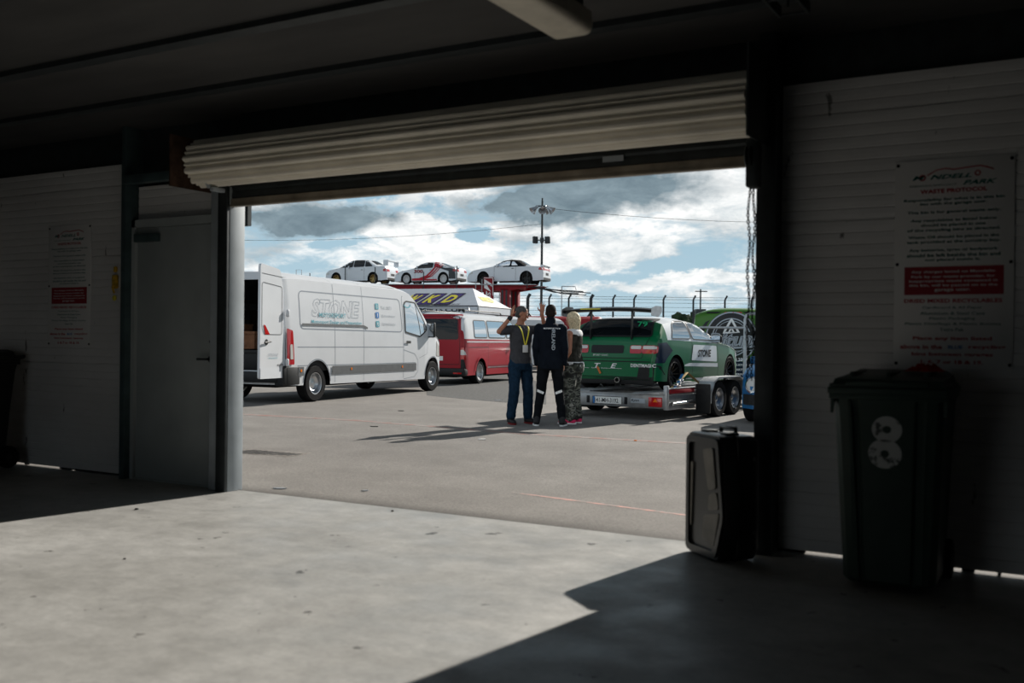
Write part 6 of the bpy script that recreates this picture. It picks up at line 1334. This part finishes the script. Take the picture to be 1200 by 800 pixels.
# winch box between the legs, at the trailer's left corner
# ================================================================== sky
W = bpy.data.worlds.new('sky'); S.world = W; W.use_nodes = True; nt = W.node_tree; nt.nodes.clear()
out = nt.nodes.new('ShaderNodeOutputWorld'); bg = nt.nodes.new('ShaderNodeBackground'); nt.links.new(bg.outputs[0], out.inputs[0])
tc_ = nt.nodes.new('ShaderNodeTexCoord').outputs['Generated']
def math_(op, a, b=None, c=None, clamp=False):
    n = nt.nodes.new('ShaderNodeMath'); n.operation = op; n.use_clamp = clamp
    for i, v in enumerate((a, b, c)):
        if v is None: continue
        if hasattr(v, 'links'): nt.links.new(v, n.inputs[i])
        else: n.inputs[i].default_value = v
    return n.outputs[0]
sx_ = nt.nodes.new('ShaderNodeSeparateXYZ'); nt.links.new(tc_, sx_.inputs[0]); X, Y, Z_ = sx_.outputs
az = math_('ARCTAN2', X, Y); el = math_('ARCSINE', Z_)
def AE(px, py): d = ray(px, py).normalized(); return math.atan2(d.x, d.y), math.asin(d.z)
wob = nt.nodes.new('ShaderNodeTexNoise'); wob.inputs['Scale'].default_value = 9; wob.inputs['Detail'].default_value = 7; wob.inputs['Roughness'].default_value = .62
nt.links.new(mapping(nt, tc_, (1, 1, 1.6)), wob.inputs['Vector']); ws = nt.nodes.new('ShaderNodeSeparateColor'); nt.links.new(wob.outputs['Color'], ws.inputs[0])
azw = math_('ADD', az, math_('MULTIPLY', math_('SUBTRACT', ws.outputs[0], .5), .14)); elw = math_('ADD', el, math_('MULTIPLY', math_('SUBTRACT', ws.outputs[1], .5), .075))
def blob(px, py, rx, ry, power=1.):
    a0, e0 = AE(px, py); rx /= F; ry /= F
    d = math_('ADD', math_('POWER', math_('DIVIDE', math_('SUBTRACT', azw, a0), rx), 2.), math_('POWER', math_('DIVIDE', math_('SUBTRACT', elw, e0), ry), 2.))
    return math_('MULTIPLY', math_('SUBTRACT', 1.25, d, clamp=True), power)
def addm(*L):
    r = L[0]
    for q in L[1:]: r = math_('ADD', r, q)
    return r
big = noise(nt, mapping(nt, tc_, (1, 1, 3.4), (2.3, .7, 0)), 4.2, 9, .60, .3); fine = noise(nt, mapping(nt, tc_, (1, 1, 2.6), (.4, 5, 1)), 17, 9, .66, .35)
n1 = addm(math_('MULTIPLY', big, .55), math_('MULTIPLY', fine, .45))
white_b = addm(blob(855, 225, 70, 40, .20), blob(470, 262, 60, 16, .16), blob(330, 238, 60, 10, .14), blob(520, 296, 70, 20, .14), blob(690, 300, 90, 26, .12), blob(590, 310, 60, 18, .10), blob(770, 335, 130, 10, .13), blob(730, 196, 50, 9, .12), blob(480, 205, 60, 7, .12))
blue_b = addm(blob(560, 268, 34, 10, .20), blob(770, 262, 50, 14, .10), blob(420, 222, 30, 8, .12), blob(730, 322, 90, 12, .12), blob(400, 288, 40, 8, .08))
cov = math_('SUBTRACT', math_('ADD', n1, white_b), blue_b)
grey_b = addm(blob(355, 252, 100, 26, .30), blob(720, 222, 150, 34, .34), blob(600, 240, 70, 20, .18), blob(300, 290, 60, 20, .18), blob(620, 275, 40, 12, .10), blob(560, 300, 26, 9, .12), blob(720, 318, 90, 12, .10))
n2 = noise(nt, mapping(nt, tc_, (1, 1, 3.8), (7, 1, 3)), 5.5, 8, .58, .3)
gr_ = math_('ADD', math_('MULTIPLY', n2, .55), math_('SUBTRACT', grey_b, math_('MULTIPLY', white_b, .6)))
blue = ramp(nt, el, [(0., (.50, .66, .74)), (.18, (.30, .50, .64)), (.6, (.13, .28, .46))])
cloudw = ramp(nt, fine, [(.32, (.56, .64, .68)), (.56, (1.02, 1.03, 1.02))])
cloudg = ramp(nt, fine, [(.3, (.14, .20, .24)), (.7, (.30, .39, .44))])
cw_ = mix(nt, cloudw, cloudg, ramp(nt, gr_, [(.26, 0), (.52, 1)]))
alpha = ramp(nt, math_('MAXIMUM', cov, math_('MULTIPLY', gr_, 1.05)), [(.445, 0), (.555, 1)])
sky_c = mix(nt, blue, cw_, alpha)
below = math_('LESS_THAN', Z_, -.002); sky_c = mix(nt, sky_c, (.20, .21, .20), below)
# unseen sky shaped for fill light: dimmed high up, kept bright opposite the sun
hi = ramp(nt, el, [(.17, 1), (.36, .24)]); back = math_('MULTIPLY', math_('SUBTRACT', math_('MULTIPLY', Y, -1.), .05, clamp=True), 2., clamp=True)
lvl = math_('MAXIMUM', math_('MULTIPLY', hi, 1.), math_('MULTIPLY', back, 1.05)); sky_c = mix(nt, sky_c, lvl, 1., 'MULTIPLY')
nt.links.new(sky_c, bg.inputs[0]); bg.inputs[1].default_value = 1.0
# ================================================================== sun
sd = bpy.data.lights.new('sun', 'SUN'); so = bpy.data.objects.new('sun', sd); COL.objects.link(so)
tv = Vector((-.145, -1, -.55)); so.rotation_euler = tv.to_track_quat('-Z', 'Y').to_euler(); so.location = (0, 30, 30); sd.energy = 7.3; sd.angle = rad(.6); sd.color = (1, .95, .87)
# ================================================================== render look
S.view_settings.view_transform = 'Standard'; S.view_settings.look = 'None'; S.view_settings.gamma = 1; S.view_settings.exposure = 0; S.view_settings.use_curve_mapping = False
S.cycles.use_denoising = True; S.cycles.max_bounces = 10; S.cycles.diffuse_bounces = 6; S.cycles.glossy_bounces = 4; S.cycles.sample_clamp_indirect = 6
